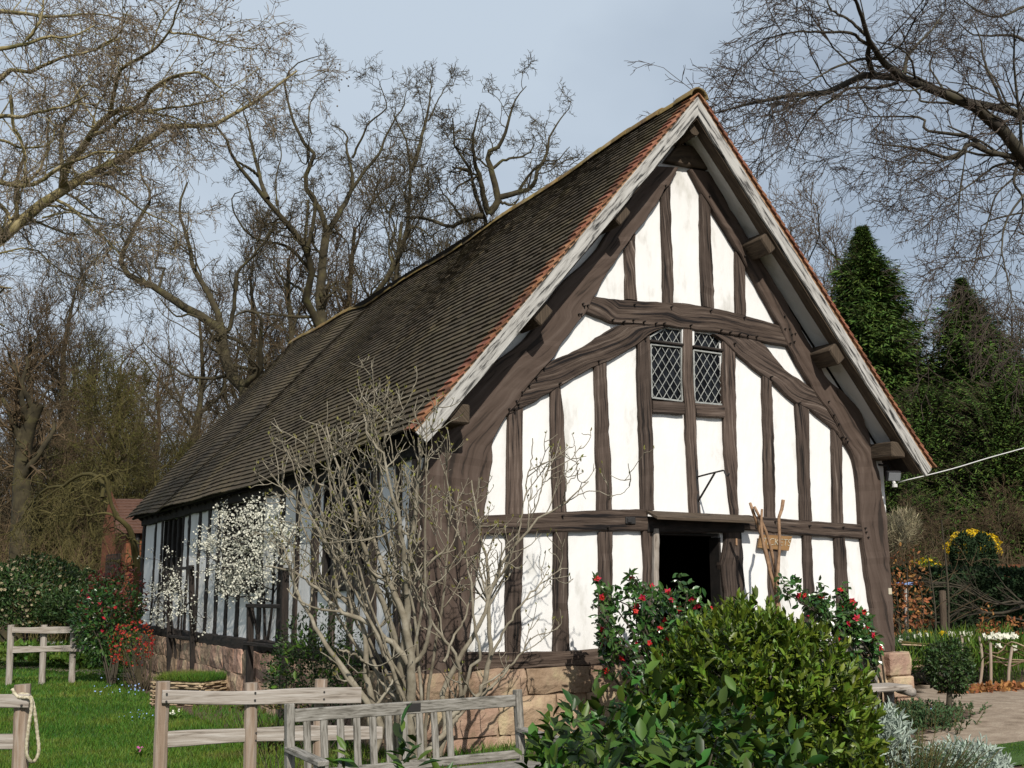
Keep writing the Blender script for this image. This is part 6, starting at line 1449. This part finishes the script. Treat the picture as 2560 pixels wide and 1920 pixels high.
# ------------------------------------------------------------------ background woodland: whole trees with their own trunk and crown
def tree_kind(seed, H, crown0, spread, n1, n2, n3, n4, rmin, trop, ang, wig=.24, lean=.0):
    rng = np.random.default_rng(seed)
    P = np.array([[[rng.normal() * .15 * k / 9 * lean + .12 * math.sin(k * 1.3 + seed), .12 * math.cos(k * 1.1 + seed), H * .9 * k / 9] for k in range(10)]]); R = np.linspace(.022 * H, .004 * H, 10)[None]
    A, RA = grow(P, R, rng, n1, spread, ang, 9, wig * .8, trop, crown0, .45, rmin * 3, .3, 1.0, .35)
    B, RB = grow(A, RA, rng, n2, spread * .5, (25, 60), 7, wig, trop, .2, .55, rmin * 1.6, .4)
    Cc, RC = grow(B, RB, rng, n3, spread * .26, (25, 60), 5, wig, trop, .15, .6, rmin, .6)
    E, RE = grow(Cc, RC, rng, n4, spread * .15, (25, 60), 4, wig, trop, .15, .8, rmin * .8, .7)
    return [(P, R), (A, RA)], [(B, RB), (Cc, RC), (E, RE)]
KINDS = [tree_kind(401, 14, .25, 5.2, 16, 7, 6, 3, .011, (0, 0, .09), (30, 60)), tree_kind(402, 13, .2, 4.6, 18, 7, 6, 3, .011, (0, 0, .12), (25, 55)), tree_kind(403, 12, .15, 4.6, 20, 7, 6, 3, .011, (0, 0, .03), (40, 75)), tree_kind(404, 14, .3, 4.4, 16, 8, 6, 3, .011, (0, 0, .15), (20, 45))]
protos = {}
def wood_tree(kind, bark, twig, u, D, sc_, rz, label, group, leaf=None):
    key = (kind, bark, twig, leaf)
    b = gp(u, D)
    if key not in protos:
        o = empty('woodland_tree', (0, 0, 0), label, 'tree', group)
        tk, tw = KINDS[kind]
        branches('trunk', tk, bark, o, 6); branches('crown', tw, twig, o, 3)
        if leaf:
            rng = np.random.default_rng(kind); p = np.concatenate([tw[-1][0][:, -1], tw[-1][0][:, 1], tw[1][0][:, 3]]); n = len(p)
            V, F = leaves(p + rng.normal(size=(n, 3)) * .06, rdir(rng, n), rdir(rng, n), .12, .05, 'dia'); mk('young_leaves', V, F, M[leaf], o)
        protos[key] = o; new = o
    else:
        src = protos[key]; new = src.copy(); COL.objects.link(new); new['label'] = label; new['group'] = group
        for ch in src.children:
            c = ch.copy(); COL.objects.link(c); c.parent = new
    new.location = [float(x) for x in b]; new.rotation_euler = (0, 0, rz); new.scale = (sc_, sc_, sc_)
    return new
GW = 'bare trees of the wood behind the garden'
rng = np.random.default_rng(410)
WOOD = [  # kind, bark, twig, column, depth, scale, young leaves, label
    (0, 'barkoak', 'twigbrown', -120, 44, .95, None, 'brown twiggy tree at the far left edge of the wood'), (1, 'barkoak', 'twigbrown', 30, 47, 1.0, None, 'brown bare tree rising at the left above the hedge'),
    (3, 'barkoak', 'twigoak', 125, 52, 1.12, None, 'bare tree with upswept crown left of the olive willow'), (2, 'barkoak', 'twigbrown', 75, 40, .75, None, 'low brown tree just behind the left hedge'),
    (1, 'barkoak', 'twigoak', 200, 55, .95, None, 'grey brown tree far back above the olive willow'), (2, 'barkoak', 'twigbrown', 330, 54, .80, None, 'brown tree far back between the willow and the oak'), (0, 'barkoak', 'twigbrown', 470, 50, 1.0, None, 'brown tree behind the end of the roof'),
    (3, 'barkoak', 'twigoak', 600, 52, 1.15, None, 'grey tree with fine fan of twigs left of the twin trunk oak'), (1, 'barkoak', 'twigbrown', 700, 50, 1.3, None, 'brown tree directly behind the twin trunk oak'), (3, 'barkoak', 'twigbrown', 860, 52, 1.35, None, 'brown fan shaped tree right of the twin trunk oak'),
    (0, 'barkoak', 'twigoak', 980, 50, 1.35, None, 'dense tree behind the slender oak'), (1, 'barkoak', 'twigoak', 1110, 53, 1.35, None, 'tree between the slender oak and the crooked oak'), (3, 'barkoak', 'twigbrown', 1230, 56, 1.25, None, 'tree low behind the crooked oak'),
    (0, 'barkoak', 'twigbrown', 2030, 50, 1.22, None, 'round crowned brown tree right of the gable peak'), (3, 'barkoak', 'twigbrown', 2180, 52, 1.12, None, 'brown tree behind the tall narrow conifer'), (1, 'barkoak', 'twigbrown', 2300, 50, .95, None, 'reddish brown tree between the two big conifers'),
    (2, 'barkoak', 'twigbrown', 2310, 46, .78, None, 'lower reddish brown tree between the conifers'), (2, 'barkoak', 'twigbrown', 540, 44, .60, None, 'low dense brown tree just behind the roof end'), (2, 'barkoak', 'twigbrown', 250, 43, .70, None, 'low brown tree behind the olive willow'),
    (0, 'barkoak', 'twigbrown', 2560, 52, .9, None, 'brown tree behind the right edge conifers'), (2, 'barkoak', 'twigoak', 160, 42, .62, None, 'dark low tree above the middle of the hedge'), (2, 'barkoak', 'twigoak', -30, 41, .62, None, 'dark low tree above the left part of the hedge'),
    (1, 'twiggreen', 'twiggreen', 255, 36, .70, 'olive', 'olive green willow in young leaf left of the hall'), (2, 'twiggreen', 'twiggreen', 360, 37, .52, 'olive', 'smaller olive green tree in young leaf beside the roof end'), (2, 'twiggreen', 'twiggreen', 150, 38, .52, 'olive', 'olive green tree in young leaf left of the willow'), (1, 'twiggreen', 'twiggreen', 430, 39, .50, 'olive', 'olive green tree half hidden by the roof end'),
    (0, 'barkoak', 'twigoak', 2440, 50, .6, None, 'dark bare tree low behind the right conifers'), (2, 'barkoak', 'twigbrown', 2350, 30, .30, None, 'brown bush of bare twigs behind the dark hedge'), (2, 'barkoak', 'twigbrown', 2255, 29, .28, None, 'brown bare bush behind the copper beech'), (2, 'barkoak', 'twigbrown', 2520, 31, .33, None, 'brown bare bush right of the forsythia')]
for (k, bk, tw, u, D, s, lf, lb) in WOOD:
    wood_tree(k, bk, tw, u, D, s, rng.uniform(0, 6.28), lb, GW, lf)
# far wood that reads as one mass
tk, tw = KINDS[2]
mbw = MB(); rng = np.random.default_rng(420)
for u, D, s in [(x, 62 + 14 * rng.random(), rng.uniform(.65, .95)) for x in np.arange(-250, 2900, 105)]:
    b = gp(u, D); a = rng.uniform(0, 6.28); Rz = np.array([[math.cos(a), -math.sin(a), 0], [math.sin(a), math.cos(a), 0], [0, 0, 1]])
    for (P, R) in tk + tw[:2]:
        V, F, uv = tubes((P @ Rz.T) * s + b, R * s * 1.4, 3); mbw.add(V, [F], uv)
o = mbw.build('far_wood', M['twigbrown']); setp(o, 'distant bare wood seen as a brown haze of branches behind everything', 'wood', kind='stuff')
# undergrowth on the wooded bank behind the hedge
def thicket(label, us, D, h, n, seed, mat='twigbrown', nm='undergrowth'):
    rng = np.random.default_rng(seed); u = rng.uniform(us[0], us[1], n); dd = D + rng.uniform(-3, 6, n)
    b = np.array([gp(a, c) for a, c in zip(u, dd)])
    P = np.stack([b, b + np.array([0, 0, h * .5]) + rng.normal(size=(n, 3)) * h * .12, b + np.array([0, 0, h]) + rng.normal(size=(n, 3)) * h * .3], 1)
    P = P[:, [0, 1, 2]]; R = np.linspace(.02, .006, 3)[None].repeat(n, 0)
    A, RA = grow(P, R, rng, 7, h * .6, (25, 70), 6, .25, (0, 0, .03), .15, .6, .008); B, RB = grow(A, RA, rng, 5, h * .28, (25, 70), 5, .25, (0, 0, 0), .15, .7, .007)
    mb = MB()
    for p, r in ((P, R), (A, RA), (B, RB)):
        V, F, uv = tubes(p, r, 3); mb.add(V, [F], uv)
    o = mb.build(nm, M[mat]); setp(o, label, 'undergrowth', kind='stuff')
thicket('brown tangle of undergrowth on the wooded bank behind the left hedge', (-200, 620), 38, 3.2, 260, 431)
thicket('dark mass of bare undergrowth filling the wood behind the olive willow', (-250, 560), 47, 6.5, 420, 434, 'twigoak')
thicket('brown tangle of bare brambles behind the dark hedge on the right', (2190, 2700), 27.5, 1.7, 170, 432)
thicket('olive tangle of thin stems around the brick house', (60, 400), 33, 2.6, 120, 433, 'twiggreen')
# ------------------------------------------------------------------ brick house beyond the hall end, with its weeping tree
r3 = lambda x, y: (0 + x * .2532, 1150 + y * .2532)
bh = empty('brick_house', gp(330, 29), 'orange brick house with brown tiled roof half hidden behind the hall end', 'house')
DH = 29.0
hx = unit(np.array([*RH, 0]) * 1.0 + np.array([*FH, 0]) * .12); hy = np.array([-hx[1], hx[0], 0])
o0 = gp(297, DH); zb = o0[2] - .2
ze = at(297, 1332, DH)[2]; zr = at(297, 1236, DH)[2]
def hb_(a, b, z): return o0 + hx * a + hy * b + np.array([0, 0, z - o0[2]])
mb = MB(); mb.add([hb_(0, 0, zb), hb_(.42, 0, zb), hb_(.42, 0, ze), hb_(0, 0, ze), hb_(-1.15, 2.2, zb), hb_(-1.15, 2.2, ze + .3), hb_(6, 0.9, zb), hb_(6, .9, ze), hb_(.42, .9, zb), hb_(.42, .9, ze), hb_(-.9, 1.8, zr + .25)],
   [np.array([[0, 1, 2, 3], [4, 0, 3, 5], [8, 6, 7, 9], [1, 8, 9, 2]]), np.array([[5, 3, 10]])]); mb.build('wall', M['brick'], bh)
mb = MB()
for k in range(11):
    f0, f1 = k / 11, (k + 1) / 11
    z0 = ze + (zr - ze) * f0; z1 = ze + (zr - ze) * f1
    mb.add([hb_(-.25 - .62 * f0, -.25 + 2.0 * f0, z0 + .05), hb_(6.2, -.25 + 2.0 * f0, z0 + .05), hb_(6.2, -.25 + 2.0 * f1, z1 + .01), hb_(-.25 - .62 * f1, -.25 + 2.0 * f1, z1 + .01), hb_(-.25 - .62 * f0, -.25 + 2.0 * f0, z0 - .03), hb_(6.2, -.25 + 2 * f0, z0 - .03)], [np.array([[0, 1, 2, 3], [4, 5, 1, 0]])])
mb.add([hb_(-.9, 1.8, zr), hb_(6.2, 1.8, zr), hb_(6.2, 4, ze), hb_(-.9, 4, ze)], [np.array([[0, 1, 2, 3]])])
mb.build('roof', M['brownroof'], bh)
mb = MB(); mb.tube([hb_(.30, -.06, zb), hb_(.30, -.06, ze - .05)], .05, 8); mb.build('drainpipe', M['iron'], bh)
mb = MB(); mb.box(hb_(1.5, .84, zb + 1.2), (1.2, .06, 2.2), [hx, hy, (0, 0, 1)]); mb.build('door', M['black'], bh)
mb = MB(); a = hb_(-.12, .22, 0) ; b = hb_(-.75, 1.42, 0); t = unit((b - a) * (1, 1, 0)); zl0 = at(280, 1440, 28.5)[2]; zl1 = at(280, 1384, 28.5)[2]; Ll = np.linalg.norm((b - a)[:2])
off_ = np.array([-t[1], t[0], 0]) * (-.05 if (np.array([-t[1], t[0], 0]) @ (CAM - a)) < 0 else .05)
for k in range(6):
    z = zl0 + (zl1 - zl0) * k / 5; p, q = a + off_, b + off_; p = np.array([p[0], p[1], z]); q = np.array([q[0], q[1], z]); mb.beam(p, q, .03, .035)
for k in range(9):
    p = a + off_ * 1.4 + t * Ll * k / 8; mb.beam((p[0], p[1], zl0), (p[0], p[1], zl1), .03, .03, (1, 0, 0))
setp(mb.build('wall_lattice', M['sidetimber'], bh), None)
WEEP = [([r3(1360, 1420), r3(1355, 1200), r3(1350, 1000), r3(1320, 830), r3(1280, 690), r3(1230, 620), r3(1140, 560)], .13, .05), (r3_ := [r3(1140, 560), r3(1110, 440), r3(1070, 330), r3(1050, 200), r3(1030, 160), r3(960, 160), r3(870, 220), r3(800, 280), r3(700, 330), r3(650, 380), r3(620, 480)], .05, .012), ([r3(1010, 370), r3(1015, 240), r3(1000, 190), r3(930, 150), r3(870, 130), r3(730, 180), r3(640, 250), r3(540, 265), r3(450, 290), r3(330, 400), r3(260, 500), r3(200, 620), r3(140, 680)], .055, .012),
    ([r3(620, 260), r3(440, 370), r3(330, 450), r3(260, 520)], .02, .008), ([r3(1140, 560), r3(1030, 520), r3(900, 550), r3(750, 540), r3(560, 550), r3(430, 500), r3(300, 500)], .03, .01), ([r3(1230, 620), r3(1180, 560), r3(1130, 500), r3(1140, 650)], .03, .01), ([r3(1090, 430), r3(930, 380), r3(830, 340), r3(720, 430), r3(690, 520)], .02, .008), ([r3(600, 260), r3(580, 400), r3(590, 600), r3(580, 750)], .015, .007),
    ([r3(1300, 760), r3(1390, 830), r3(1440, 800), r3(1440, 700)], .02, .008), ([r3(260, 500), r3(350, 560), r3(420, 680)], .015, .007)]
bare_tree('weeping_tree', 'arching mossy tree with drooping twigs in front of the brick house', WEEP, 26.5, 441, 1.2, 'twiggreen', 'twiggreen', 2.6, 1.1, 4, .6, 4, .3, (0, 0, -.10), (0, 0, -.14), rmin=.007, n4=1, l4=.2, wig=.24)
mb = MB(); b = gp(28, 36); tp_ = at(60, 1120, 36); P = resample([b - (0, 0, .2), b * .6 + tp_ * .4 + (.1, 0, 0), tp_, at(95, 1010, 36)], 12)
lt = empty('woodland_tree', b, 'thick leaning brown trunk standing behind the left hedge', 'tree', GW)
rng = np.random.default_rng(451); A, RA = grow(P[None], np.linspace(.42, .22, 12)[None], rng, 7, 3.5, (25, 60), 9, .2, (0, 0, .1), .6, .5, .02); B, RB = grow(A, RA, rng, 7, 1.6, (25, 60), 7, .24, (0, 0, .05), .2, .6, .012); Cc, RC = grow(B, RB, rng, 6, .8, (25, 60), 5, .24, (0, 0, .03), .2, .7, .010)
branches('trunk', [(P[None], np.linspace(.42, .22, 12)[None]), (A, RA)], 'barkoak', lt, 9); branches('crown', [(B, RB), (Cc, RC)], 'twigbrown', lt, 3)
